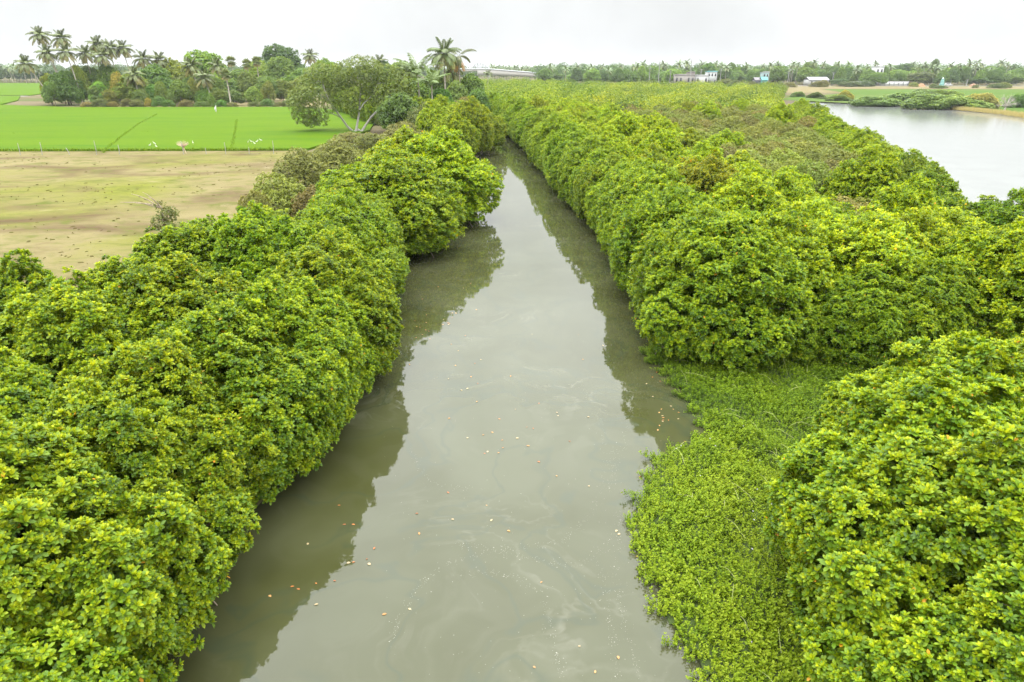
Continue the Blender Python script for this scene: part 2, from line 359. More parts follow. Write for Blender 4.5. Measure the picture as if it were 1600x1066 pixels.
def mangrove_lobes(rg, Rc=2.0, H=4.95):
    lo = []
    for n, rr, t0, t1, r in ((9, 1.0, .50, .84, .80), (6, .62, .78, .98, .85), (2, .18, .96, 1.06, .85)):       # tall leafy columns
        a0 = rg.uniform(0, 6.28)
        for i in range(n):
            a = a0 + i * 2 * math.pi / n + rg.normal(0, .15); d = Rc * rr * rg.uniform(.86, 1.1); top = H * rg.uniform(t0, t1) + .3; r_ = r * rg.uniform(.82, 1.18)
            zc = top * .52; lo.append((d * math.cos(a), d * math.sin(a), zc, r_, (top - zc) / r_))
    for i in range(26):                                                                                        # small shoots standing out of them
        x, y, z, r, sq = lo[rg.integers(0, 17)]; d = rg.normal(0, 1, 3); d[2] = abs(d[2]) * .8; d /= np.linalg.norm(d)
        lo.append((x + d[0] * r, y + d[1] * r, max(.6, z + d[2] * r * sq * .95), rg.uniform(.32, .55), 1.15))
    return lo
def roots_mesh(name, m, rg):
    q = Q()
    for i in range(16):
        a = i * 2 * math.pi / 16 + rg.normal(0, .15); r1 = rg.uniform(.8, 2.7); h = rg.uniform(.7, 1.3)
        t = np.linspace(0, 1, 6); d = np.array([math.cos(a), math.sin(a)])
        P = np.stack([d[0] * r1 * t ** .7, d[1] * r1 * t ** .7, h - (h + .6) * t ** 2.2], 1); q.tube(P, np.linspace(.032, .016, 6), 5)
    return q.mesh(name, m)

TR = np.random.default_rng(11)
T_HI = [rosette(TR, 10, .124, True) for _ in range(6)]
T_MID = [rosette(TR, 7, .150, False) for _ in range(5)]
T_LOW = [rosette(TR, 4, .42, False, .3, .30) for _ in range(4)]
MANG = {'hi': [], 'mid': []}
for i in range(4):
    rg = np.random.default_rng(100 + i); lo = mangrove_lobes(rg)
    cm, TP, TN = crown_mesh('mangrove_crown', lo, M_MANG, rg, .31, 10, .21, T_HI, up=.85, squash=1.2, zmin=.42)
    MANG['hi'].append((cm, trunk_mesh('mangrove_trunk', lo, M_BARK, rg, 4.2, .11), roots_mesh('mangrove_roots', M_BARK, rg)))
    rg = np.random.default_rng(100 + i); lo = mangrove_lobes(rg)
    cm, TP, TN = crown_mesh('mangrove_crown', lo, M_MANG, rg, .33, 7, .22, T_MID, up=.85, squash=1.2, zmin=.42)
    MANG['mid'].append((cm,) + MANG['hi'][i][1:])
def mangrove(lod, x, y, s, label, group, col=(1, 1, 1, 1), zs=1.0, z=.2, wave=1.0):
    v = MANG[lod][random.randrange(4)]
    zs *= 1 + wave * (.11 * math.sin(x * .55 + 1.3) * math.cos(y * .42) + .06 * math.sin(y * 1.1 + x))
    o = empty('mangrove_tree', (x, y, z), random.uniform(0, 6.28), label, 'tree', group); o.scale = (s, s, s * zs)
    for nm, me in zip(('crown', 'trunk', 'prop_roots'), v):
        c = obj(nm, me, o); c.color = col if nm == 'crown' else (1, 1, 1, 1)
    return o

def inside(p, poly):
    x, y = p; r = False; j = len(poly) - 1
    for i in range(len(poly)):
        (xi, yi), (xj, yj) = poly[i], poly[j]
        if (yi > y) != (yj > y) and x < (xj - xi) * (y - yi) / (yj - yi) + xi: r = not r
        j = i
    return r
def along(line, step):
    P = []; carry = 0.0
    for (x0, y0), (x1, y1) in zip(line, line[1:]):
        d = math.hypot(x1 - x0, y1 - y0); t = carry
        while t < d:
            P.append((x0 + (x1 - x0) * t / d, y0 + (y1 - y0) * t / d)); t += step
        carry = t - d
    return P
def fill(poly, gap, pts, tries, keep=lambda p: True):
    xs = [p[0] for p in poly]; ys = [p[1] for p in poly]
    for _ in range(tries):
        p = (random.uniform(min(xs), max(xs)), random.uniform(min(ys), max(ys)))
        if inside(p, poly) and keep(p) and all((p[0]-a)**2 + (p[1]-b)**2 > gap * gap for a, b in pts): pts.append(p)
    return pts
def jit(c, k=.04): return tuple(max(0, x * (1 + random.uniform(-k, k))) for x in c) + (1,)

# left bank: front row by the water, then the rest of the belt
lrow = [(x - 1.65, y) for x, y in along(LEFT[1:14], 2.7)]
LPOLY = [(x - 3.0, y) for x, y in LEFT[1:14]] + [(-10.5, 62), (-11, 52), (-14, 43), (-16, 36), (-17, 28), (-19.5, 20), (-24, 3)]
lrow = [p for p in lrow if p[1] < 44.5]
LDOME = [(-8.2, 49.6, 1.6, .78), (-11.8, 51, 1.3, .80), (-10.6, 45.6, 1.15, .85), (-6.0, 59.5, 1.6, .86), (-9.2, 61.5, 1.5, .90), (-6.6, 65.5, 1.45, .86), (-12.2, 58, 1.3, .72), (-10.6, 67.5, 1.4, .78), (-7.5, 71, 1.3, .78)]
lpts = fill([p for p in LPOLY if p[1] < 46], 3.25, list(lrow), 5000)
ORD = 'first second third fourth fifth sixth seventh eighth ninth tenth eleventh twelfth'.split()
nl = 0
for i, (x, y) in enumerate(lpts):
    col = (1, 1, 1)
    if y > 44: col = (1.22, 1.08, .9)
    if y > 54: col = (1.45, 1.14, .8)
    if i < len(lrow):
        if y >= 9.5 and nl < 12:
            lab = f'{ORD[nl]} mangrove along the left waterline, counted from the bottom of the photo'; nl += 1
        else: lab = 'rounded mangrove by the left waterline, before the river bends out of sight' if y > 9 else 'mangrove on the left bank just below the photo\'s bottom edge'
    else:
        lab = 'dense mangrove inside the left bank thicket, between the waterline trees and the pasture' if y < 46 else 'yellow-topped mangrove behind the rounded waterline trees on the left bank'
    s = random.uniform(.86, 1.14) * (1.08 if y > 44 else 1.0)
    mangrove('hi' if y < 34 else 'mid', x, y, s, lab, 'mangroves on the left bank', jit(col), random.uniform(.92, 1.08) * (.95 if x < -14.5 else 1))
DL = ['big rounded mangrove bulging over the left water, first of the domes', 'mangrove dome on the pasture side of the first big rounded one', 'mangrove just in front of the first big rounded dome', 'tall yellow-topped mangrove dome bulging farthest over the left water', 'tall yellow-topped mangrove behind the dome bulging farthest out', 'mangrove upstream of the dome bulging farthest over the water', 'yellowish mangrove between the rounded domes and the olive bushes', 'yellow-topped mangrove at the back of the left domes', 'last mangrove of the left domes before the gap of water']
for (x, y, s, z_), lab in zip(LDOME, DL):
    mangrove('mid', x, y, s, lab, 'mangroves on the left bank', jit((1.0, 1.03, .9) if y < 55 else (1.42, 1.30, .95)), z_, wave=0)
for (x, y, s) in ((-6.4, 110, 1.35), (-9.5, 116, 1.3), (-5.0, 118, 1.3), (-8.5, 104, 1.2), (-12, 110, 1.3), (-9.5, 126, 1.3), (-6.2, 131, 1.25), (-12, 120, 1.3)):
    mangrove('mid', x, y, s, 'bright green mangrove at the river bend, beyond the yellow-topped ones on the left', 'mangroves at the left bend', jit((1.15, 1.05, .95)))

bend = fill([(-9, 138), (-15, 163), (-25, 193), (-44, 232), (-58, 236), (-40, 190), (-26, 158), (-16, 134)], 3.8, [], 900) + fill([(-60, 240), (-44, 238), (-36, 252), (-50, 262)], 4, [], 200)
for x, y in bend: mangrove('mid', x, y, random.uniform(1.15, 1.4), 'mangrove in the dense belt where the river bends left out of sight', 'mangroves round the bend', jit((1.0, 1.0, 1)))

# right bank
rrow = [(x + 1.0, y) for x, y in along([(8.5, 29.5)] + RIGHT[6:15], 2.9)]
frow = [(9.0, 7.5), (9.3, 10.6), (10.0, 13.4), (11.6, 15.8)]
FPOLY = [(9, 3), (9.5, 8), (11, 14), (12.6, 16.6), (15, 17.6), (20, 18.5), (25, 18), (25, 3)]
fpts = fill(FPOLY, 2.9, list(frow), 2500)
for i, (x, y) in enumerate(fpts):
    lab = 'big glossy mangrove in the lower right corner, overhanging the floating weed' if i < 4 else 'yellow-green mangrove in the right foreground thicket behind the weed mat'
    mangrove('hi', x, y, random.uniform(1.0, 1.15), lab, 'mangroves in the right foreground', jit((1.28, 1.14, .95) if i >= 4 else (1.05, 1.05, 1), .03), random.uniform(.92, 1.04))
RPOLY = [(x + 3, y) for x, y in RIGHT[5:13]] + [(3, 172), (60, 172)] + [(x - 4.5, y) for x, y in LAGOON[::-1][2:]][:6] + [(33, 21), (26, 24.5), (20.5, 27), (18, 30)]
erow = [(x - 2.6, y) for x, y in along([(31.5, 26)] + LAGOON[3:8], 3.1)]
rp = fill(RPOLY, 3.25, list(rrow) + list(erow), 26000)
for x, y, s in ((12.6, 28.9, .55), (15.6, 28.6, .78), (18.2, 28.4, .85)):
    mangrove('hi', x, y, s, 'small young mangrove filling the gap behind the weed mat on the right', 'young mangroves behind the weed mat', jit((.95, 1.0, .95), .03), wave=0)
def spec(x, y):                                            # olive trees fill the middle and the lagoon side of the island
    xr = np.interp(y, [p[1] for p in RIGHT], [p[0] for p in RIGHT]); d = x - xr
    edge = np.interp(y, [p[1] for p in LAGOON], [p[0] for p in LAGOON]) - x
    return d, edge
rr = sorted(range(len(rp)), key=lambda i: rp[i][1])
NIND = 225; rest = []; nr = 0; done = 0; OLIVE = []
for i in rr:
    x, y = rp[i]; d, edge = spec(x, y)
    if i >= len(rrow) + len(erow) and d > 9 + .075 * y and edge > 3 and y > 38 and len(OLIVE) < 280 and random.random() < .93: OLIVE.append((x, y)); continue
    if done >= NIND: rest.append((x, y)); continue
    done += 1; zs_ = random.uniform(.9, 1.1)
    if i < len(rrow):
        if nr < 8: lab = f'{ORD[nr]} mangrove along the right waterline, counted from the weed mat upstream'; nr += 1
        else: lab = 'dark-skirted mangrove in the long right waterline row, towards the river bend'
        col = (1.0, 1.03, 1.0); nm = 'mangroves along the right waterline'
    elif i < len(rrow) + len(erow):
        lab = 'dark green mangrove at the edge of the wide lagoon on the right'; col = (.80, .84, .9) if y < 62 else (1.15, 1.1, .9); nm = 'mangroves along the lagoon'; zs_ *= .88 if y < 62 else .86
    else:
        lab = 'yellow-green mangrove in the unbroken canopy behind the right waterline'; col = (1.32, 1.24, .9); nm = 'mangroves of the right canopy'
        if y > 40 and random.random() < .10: col = (1.12, .95, 1.2)
    s = random.uniform(.92, 1.18)
    mangrove('hi' if y < 32 else 'mid', x, y, s, lab, nm, jit(col), zs_)

# the far mangrove mass: nobody could count it
def low_crown(rg, q, x, y, s, dt, ls=1.0, zs=1.0):
    lo = [(0, 0, 2.6, 2.2), (1.5 * math.cos(dt * 50), 1.5 * math.sin(dt * 50), 3.6, 1.5), (-1.3, .6, 3.9, 1.4), (.3, -1.4, 3.3, 1.5), (.2, .3, 4.7, 1.25)]
    for cx, cy, cz, r in lo:
        n = int(48 * r); d = fib(n, rg); d = d[d[:, 2] > -.45]; n = len(d)
        P = np.array([cx, cy, cz]) + d * r * rg.uniform(.85, 1.1, (n, 1))
        k = rg.integers(0, 4)
        scatter(q, *T_LOW[k], P * s * np.array([1, 1, zs]) + np.array([x, y, .2]), d + np.array([0, 0, .5]), rg.uniform(.8, 1.4, n) * ls, rg.normal(dt, .08, n), rg=rg)
MPOLY = [(3, 160), (60, 166), (84, 235), (110, 300), (122, 335), (150, 400), (120, 440), (20, 470), (-60, 480), (-70, 420), (-45, 300), (-28, 248), (-10, 210), (-2, 182)]
mp = rest + fill(MPOLY, 5.0, [], 9000, lambda p: p[1] > 165)
qa, qb = Q(), Q(); rgl = np.random.default_rng(5)
def hump(x, y, ol):                                        # spread, tone, clump size, height ratio: big domes among low ones
    s_ = rgl.uniform(.85, 1.25) if rgl.random() < .62 else rgl.uniform(1.35, 1.9)
    top = (rgl.uniform(3.6, 5.0) if s_ < 1.3 else rgl.uniform(5.2, 7.0)) * (1.12 if x < 30 else .93)
    return s_, rgl.normal(-.08, .11), .75 if s_ < 1.3 else .85, top / (5.9 * s_)
for x, y in mp:
    d, edge = spec(x, min(y, 246)); ol = (x > 2 + .14 * (y - 60)) and rgl.random() < .8
    low_crown(rgl, qb if ol else qa, x, y, *hump(x, y, ol))
o = obj('mangrove_canopy', qa.mesh('mangrove_canopy', M_MANG)); tag(o, 'far green mangrove canopy merging into one mass beyond the river bend', 'mangroves', kind='stuff'); o.color = (1.08, 1.04, 1, 1)
o = obj('olive_canopy', qb.mesh('olive_canopy', M_MANG)); tag(o, 'far bronze-olive mangrove canopy between the river bend and the lagoon tip', 'mangroves', kind='stuff'); o.color = (1.04, .88, .95, 1)
# ------------------------------------------------------------------ floating weed mat in front of the right bank
WEED = [px(*p, .2) for p in ((1003,545),(1030,572),(1050,598),(1086,640),(1108,676),(1058,693),(1026,704),(1006,745),(988,795),(986,840),(1002,890),(1032,960),(1078,1030),(1102,1066))] + [(4.3, 9), (5.2, 6), (12, 6), (12.8, 12), (15, 20), (17.5, 28), (16.5, 31), (9, 32.2)]
rw = np.random.default_rng(21); qw = Q()
wp = np.array(WEED); lo_, hi_ = wp.min(0), wp.max(0)
def inside_np(P, poly):
    r = np.zeros(len(P), bool); j = len(poly) - 1
    for i in range(len(poly)):
        xi, yi = poly[i]; xj, yj = poly[j]
        c = ((yi > P[:, 1]) != (yj > P[:, 1])) & (P[:, 0] < (xj - xi) * (P[:, 1] - yi) / (yj - yi + 1e-12) + xi); r ^= c; j = i
    return r
def edge_dist(P, poly):
    D = np.full(len(P), 1e9)
    for i in range(len(poly)):
        a, b = np.array(poly[i - 1]), np.array(poly[i]); ab = b - a
        t = np.clip(((P - a) @ ab) / (ab @ ab), 0, 1); D = np.minimum(D, np.linalg.norm(P - a - t[:, None] * ab, axis=1))
    return D
def weed_h(P):
    d = edge_dist(P, WEED); x, y = P[:, 0], P[:, 1]
    n = .09 * np.sin(x * 2.3 + 1.7 * np.sin(y * .9)) + .07 * np.sin(y * 1.9 + 1.6 * np.sin(x * 1.4)) + .06 * np.sin(x * 5.1 + 2 * np.sin(y * 3.3)) * np.sin(y * 4.7 + x)
    return np.clip(d / .8, 0, 1) ** .6 * (.34 + n)
n_ = 54000; P2 = rw.uniform(lo_, hi_, (n_ * 2, 2))
wob = P2 + .42 * np.stack([np.sin(P2[:, 1] * 5.3) + .6 * np.sin(P2[:, 1] * 13), np.cos(P2[:, 0] * 6.1) + .6 * np.sin(P2[:, 0] * 11)], 1) * .6
P2 = P2[inside_np(wob, WEED)][:n_]
sprig = []
for k in range(5):                                       # upright shoots with small leaves in pairs
    q = Q()
    for i in range(11):
        z = .015 + .02 * i; el = R(rw.uniform(0, 40) + i * 2.2); az = i * 1.57 + rw.uniform(-.4, .4) + (i % 2) * math.pi; s_ = rw.uniform(.042, .066)
        V, F = leaf1(s_, .33 * s_, .1 * s_)
        Ry = np.array([[math.cos(el), 0, -math.sin(el)], [0, 1, 0], [math.sin(el), 0, math.cos(el)]]); c, s2 = math.cos(az), math.sin(az)
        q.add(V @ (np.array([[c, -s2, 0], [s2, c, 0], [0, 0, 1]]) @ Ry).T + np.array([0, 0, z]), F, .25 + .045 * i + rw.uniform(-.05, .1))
    sprig.append((np.concatenate(q.v), np.concatenate(q.f), np.concatenate(q.t)))
h = weed_h(P2); P3 = np.column_stack([P2, np.maximum(.0, h - .13 + rw.uniform(-.06, .05, len(h)))])
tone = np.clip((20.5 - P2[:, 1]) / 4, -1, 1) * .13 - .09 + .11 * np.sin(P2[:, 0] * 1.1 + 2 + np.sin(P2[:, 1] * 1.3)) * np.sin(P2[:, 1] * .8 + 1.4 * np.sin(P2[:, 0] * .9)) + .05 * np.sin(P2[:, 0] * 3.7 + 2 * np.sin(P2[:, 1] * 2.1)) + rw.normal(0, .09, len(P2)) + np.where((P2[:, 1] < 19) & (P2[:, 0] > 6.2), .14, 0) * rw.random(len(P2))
kk = rw.integers(0, 5, len(P2))
for k in range(5):
    s_ = kk == k
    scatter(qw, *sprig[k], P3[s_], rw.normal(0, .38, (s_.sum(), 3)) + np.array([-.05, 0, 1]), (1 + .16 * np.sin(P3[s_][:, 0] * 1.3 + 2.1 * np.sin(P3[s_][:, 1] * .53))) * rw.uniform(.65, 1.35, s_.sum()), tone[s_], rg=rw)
# the mat of stems under the shoots, long runners, mauve flower heads
gx = np.arange(lo_[0], hi_[0], .22); gy = np.arange(lo_[1], hi_[1], .22); G = np.stack(np.meshgrid(gx, gy), -1).reshape(-1, 2)
ins = inside_np(G, WEED) & (edge_dist(G, WEED) > .12); hg = weed_h(G) - .13 + rw.normal(0, .015, len(G)); nx_ = len(gx)
F = []
for i in range(len(gy) - 1):
    for j in range(nx_ - 1):
        a = i * nx_ + j
        if ins[a] and ins[a + 1] and ins[a + nx_] and ins[a + nx_ + 1]: F.append([a, a + 1, a + nx_ + 1, a + nx_])
qw.add(np.column_stack([G, np.maximum(.012, hg)]), F, .1, 1)
for _ in range(170):
    p = P2[rw.integers(len(P2))]
    if p[0] < 5.2 and rw.random() < .6: continue
    a = rw.uniform(1.2, 2.6) if p[1] < 20 else rw.uniform(0, 6.28); Ln = rw.uniform(.4, 1.3); t = np.linspace(0, 1, 5)
    C = np.column_stack([p[0] + np.cos(a) * Ln * t, p[1] + np.sin(a) * Ln * t]); z = weed_h(C) + .06 + .10 * np.sin(math.pi * t)
    if inside_np(C, WEED).all(): qw.tube(np.column_stack([C, z]), .006, 3, .5, 2)
for _ in range(150):
    p = P2[rw.integers(len(P2))]
    if p[0] < 5.4 or p[1] > 22: continue
    c = np.array([p[0], p[1], float(weed_h(p[None])[0]) + .10])
    for d in fib(4, rw): qw.add(leaf1(.035, .012, .004)[0] @ frames(d[None], np.array([0.]))[0].T + c, [[0, 1, 2, 3]], .5, 3)
M_WSTEM = flat_mat('weed_stem_mat', (.04, .06, .015)); M_RUN = flat_mat('pale_runner', (.30, .33, .12)); M_FLOW = flat_mat('mauve_flower', (.55, .50, .66))
tag(obj('floating_weed', qw.mesh('floating_weed', [M_WEED, M_WSTEM, M_RUN, M_FLOW])), 'bright green mat of small-leaved weed floating along the right bank', 'water weed', kind='stuff')

# ------------------------------------------------------------------ fallen leaves and froth on the river
M_FALL = leaf_mat('fallen_leaf', [(0, (.30, .085, .02)), (.5, (.36, .17, .045)), (.8, (.38, .26, .12)), (1, (.36, .31, .20))], .5, .1, .4, .25)
FL = []
for k in range(4):
    q = Q(); V, F = leaf2(.125, .030 + .004 * k, .008, .004); q.add(V - np.array([.06, 0, -.004]), F, [.1, .45, .6, .9][k]); FL.append(q.mesh('fallen_leaf', M_FALL))
LPX = [(481,850),(494,912),(523,908),(545,880),(552,879),(573,874),(577,882),(585,857),(457,917),(494,945),(530,790),(538,820),(422,932),(466,921),(552,820),(651,803),(655,834),(707,812),(768,813),(760,790),(795,830),(835,1043),(966,1028),(846,910),(930,1050),(1000,745),(870,645),(872,650),(785,688),(808,685),(825,697),(786,700),(762,706),(757,709),(823,668),(833,670),(702,654),(755,680),(842,722),(665,516),(660,523),(670,518),(656,512),(672,530),(650,528),(1030,645),(1035,650),(1036,657),(1052,640),(1048,635),(1060,655),(1020,620),(1010,600),(1026,582),(1070,690),(995,870),(963,830),(967,835),(693,500),(700,505),(721,610),(736,589),(745,628),(798,588),(805,640),(911,562),(942,540),(780,655),(890,690),(920,760),(640,570),(700,770),(905,1010),(640,952),(601,960),(1012,870)]
LPX += [(random.gauss(800, 90), random.gauss(640, 60)) for _ in range(14)] + [(random.gauss(690, 25), random.gauss(500, 40)) for _ in range(18)] + [(random.gauss(1040, 16), random.gauss(625, 30)) for _ in range(10)]
for i, (x, y) in enumerate(LPX):
    X, Y = px(x, y, 0)
    lft = x < 600 and y > 770
    o = obj('fallen_leaf', FL[0 if lft and i % 3 else random.randrange(4)]); o.location = (X, Y, .006 + .0006 * (i % 9)); o.rotation_euler = (random.gauss(0, .06), random.gauss(0, .06), random.uniform(0, 6.28))
    s_ = random.uniform(.55, .95); o.scale = (s_, s_, s_)
    lab = 'orange fallen leaf floating on the dark reflection beside the left foreground mangroves' if lft else 'fallen leaf drifting in the muddy pocket by the weed mat' if x > 985 else 'orange leaf floating in the left bay below the rounded mangroves' if x < 720 and y < 560 else 'small fallen leaf floating on the pale open middle of the river'
    tag(o, lab, 'leaf', 'fallen leaves floating on the river')
M_FROTH = flat_mat('froth', (.26, .25, .21), .6)
qf = Q()
LINES = [[(612,1010),(625,960),(655,915),(700,880),(750,866),(810,868),(860,880),(900,884),(930,870),(960,830),(972,790)],
         [(965,800),(968,850),(960,900),(968,950),(985,1000),(1000,1066)], [(935,880),(950,930),(955,980),(965,1066)],
         [(720,900),(760,894),(800,900),(850,930),(862,980),(872,1040),(880,1060)], [(985,640),(975,700),(950,770),(962,700)], [(640,700),(660,740),(690,760),(740,765)],
         [(800,540),(850,528),(905,528),(930,545)], [(905,600),(940,650),(950,720),(930,800),(880,846),(800,858),(700,852)]]
for ln in LINES:
    for (x0, y0), (x1, y1) in zip(ln, ln[1:]):
        n = int(math.hypot(x1 - x0, y1 - y0) * .62)
        for _ in range(n):
            t = random.random(); g = random.gauss(0, 1) * (3.2 if random.random() < .7 else 10)
            X, Y = px(x0 + (x1 - x0) * t + g, y0 + (y1 - y0) * t + random.gauss(0, 3), 0)
            s_ = random.uniform(.004, .011) if random.random() < .96 else random.uniform(.012, .022); a = random.uniform(0, 6.28); c, s2 = math.cos(a) * s_, math.sin(a) * s_ * .6
            qf.add([[X + c, Y + s2, .005], [X - s2, Y + c, .007], [X - c, Y - s2, .005], [X + s2, Y - c, .006]], [[0, 1, 2, 3]])
for _ in range(260):
    X, Y = px(random.uniform(600, 1050), random.uniform(470, 1060), 0); s_ = random.uniform(.005, .014); a = random.uniform(0, 6.28); c, s2 = math.cos(a) * s_, math.sin(a) * s_ * .7
    qf.add([[X + c, Y + s2, .005], [X - s2, Y + c, .007], [X - c, Y - s2, .005], [X + s2, Y - c, .006]], [[0, 1, 2, 3]])
tag(obj('river_froth', qf.mesh('river_froth', M_FROTH)), 'pale specks of froth drifting in curved lines on the river', 'froth', kind='stuff')

# ------------------------------------------------------------------ broad trees, bushes, palms
rt = np.random.default_rng(31)
T_TREE = [rosette(rt, 5, .46, False, .3, .26) for _ in range(4)]
T_BUSH = [rosette(rt, 6, .17, False, .3, .2) for _ in range(4)]
def dome_lobes(rg, n, Rx, z0, z1, r0, r1):
    lo = []
    for i in range(n):
        a = i * 2.4 + rg.normal(0, .3); f = (i + .5) / n; d = Rx * math.sqrt(f) * .95; z = z1 - (z1 - z0) * f ** 1.3 + rg.normal(0, .25)
        lo.append((d * math.cos(a), d * math.sin(a), z, rg.uniform(r0, r1)))
    return lo
TREES = []
for i in range(4):
    rg = np.random.default_rng(300 + i); lo = dome_lobes(rg, 13, 3.4, 2.8, 7.6, 1.3, 2.0)
    me, TP, TN = crown_mesh('tree_crown', lo, M_TREE, rg, .85, 7, .6, T_TREE, zmin=.8, senesce=0, squash=.8, inner=.15)
    TREES.append((me, trunk_mesh('tree_trunk', lo, M_PALE if i % 2 else M_DRY, rg, 5.5, .20, .4)))       # about 10 m wide, 9 m tall
BUSH = []
for i in range(3):
    rg = np.random.default_rng(330 + i); lo = dome_lobes(rg, 12, 2.3, .9, 3.7, .8, 1.15)
    me, TP, TN = crown_mesh('bush_crown', lo, M_FINE, rg, .5, 10, .36, T_BUSH, zmin=.1, senesce=0, inner=.12)
    BUSH.append((me, trunk_mesh('bush_stems', lo, M_DRY, rg, 2.2, .08, .3)))                             # about 6.4 m wide, 5 m tall
LAY = []
for i in range(2):
    rg = np.random.default_rng(350 + i); lo = [(x_ * 1.0 + rg.normal(0, .3), rg.normal(0, 1.6), z_ + rg.normal(0, .2), rg.uniform(1.3, 1.9)) for x_, z_ in ((-4.2, 1.0), (-3, 2.0), (-1.8, 2.8), (-.4, 3.3), (1, 2.9), (2.2, 2.2), (3.4, 1.5), (4.4, .8), (0, 1.2), (-2, 1), (2, 1))]
    me, TP, TN = crown_mesh('thicket_crown', lo, M_TREE, rg, .62, 8, .5, T_TREE, zmin=.05, senesce=0, squash=.55, inner=.2)
    LAY.append((me, trunk_mesh('thicket_stems', lo, M_DRY, rg, 1.8, .10, .5)))                           # about 12 m wide, 4.6 m tall
def plant(kind, x, ytop, Y, wpx, name, label, cat, group=None, col=(1, 1, 1), base=.3, depth=None, dx=0):
    v, Wd, Ht = {'tree': (TREES, 10.2, 9.3), 'bush': (BUSH, 6.4, 5.1), 'lay': (LAY, 12.0, 4.7)}[kind]
    X, _, Z = pd(x, ytop, Y); w = wpx * math.hypot(Y, 12) / FPX / Wd; h_ = max(.3, Z - base) / Ht
    o = empty(name, (X, Y, base), random.uniform(0, 6.28) if kind != 'lay' else random.uniform(-.25, .25) + (math.pi if random.random() < .5 else 0), label, cat, group)
    o.scale = (w, w if depth is None else depth, h_)
    for nm, me in zip(('crown', 'trunk'), v[random.randrange(len(v))]):
        c = obj(nm if kind == 'tree' or nm == 'crown' else 'stems', me, o); c.color = (*col, 1) if nm == 'crown' else (1, 1, 1, 1)
    return o

def frond_mesh(name, Ln, el0, bend, tint, npair=26, wl=.095, ll=1.05, roll=.35):
    q = Q(); n = 12; t = np.linspace(0, 1, n); el = el0 - bend * t ** 1.2; ds = Ln / (n - 1)
    P = np.zeros((n, 3)); P[1:, 0] = np.cumsum(np.cos(el[:-1]) * ds); P[1:, 2] = np.cumsum(np.sin(el[:-1]) * ds)
    q.tube(P, np.linspace(.045, .012, n), 4, tint + .12)
    for i in range(npair):
        s_ = .14 + .86 * (i + .5) / npair; c = np.array([np.interp(s_, t, P[:, k]) for k in range(3)]); e_ = float(np.interp(s_, t, el))
        fw = np.array([math.cos(e_), 0, math.sin(e_)]); dn = np.array([math.sin(e_), 0, -math.cos(e_)]); l_ = ll * (math.sin(math.pi * (.12 + .80 * s_)) ** .7) * random.uniform(.85, 1.1)
        for sg in (-1, 1):
            d = np.array([0, sg, 0]) * .78 + fw * (.45 + .4 * s_) + dn * (roll + random.uniform(-.12, .2)); d /= np.linalg.norm(d)
            b = np.cross(d, dn); b /= np.linalg.norm(b) + 1e-9; e2 = c + d * l_ + np.array([0, 0, -.22 * l_])
            mid = c + d * l_ * .5
            q.add([c, mid - b * wl, e2, mid + b * wl], [[0, 1, 2, 3]], min(1, max(0, tint + random.uniform(-.08, .1))))
    return q.mesh(name, M_PALM)
FR = {'up': [frond_mesh('frond', 3.6, R(78), R(45), .30) for _ in range(2)], 'mid': [frond_mesh('frond', 4.5, R(48), R(85), .34) for _ in range(2)],
      'low': [frond_mesh('frond', 4.6, R(12), R(85), .40) for _ in range(2)], 'hang': [frond_mesh('frond', 4.3, R(-22), R(62), .62) for _ in range(2)], 'dead': [frond_mesh('frond', 3.8, R(-40), R(45), .95, 14) for _ in range(2)],
      'big': [frond_mesh('frond', 5.6, R(74), R(62), .36, 26, .10, 1.1, .2) for _ in range(2)]}
def fan_mesh(tint):
    q = Q(); q.tube([[0, 0, 0], [.9, 0, .1]], .03, 4, .5)
    for k in range(15):
        a = R(-115 + 230 * k / 14); d = np.array([math.cos(a), math.sin(a), -.08]); c = np.array([.9, 0, .1]); b = np.array([-d[1], d[0], 0]) * .10; m_ = c + d * .55
        q.add([c, m_ - b, c + d * 1.15 + np.array([0, 0, -.15]), m_ + b], [[0, 1, 2, 3]], tint + random.uniform(-.08, .08))
    return q.mesh('fan_leaf', M_PALM)
FAN = [fan_mesh(.4), fan_mesh(.5), fan_mesh(.9)]
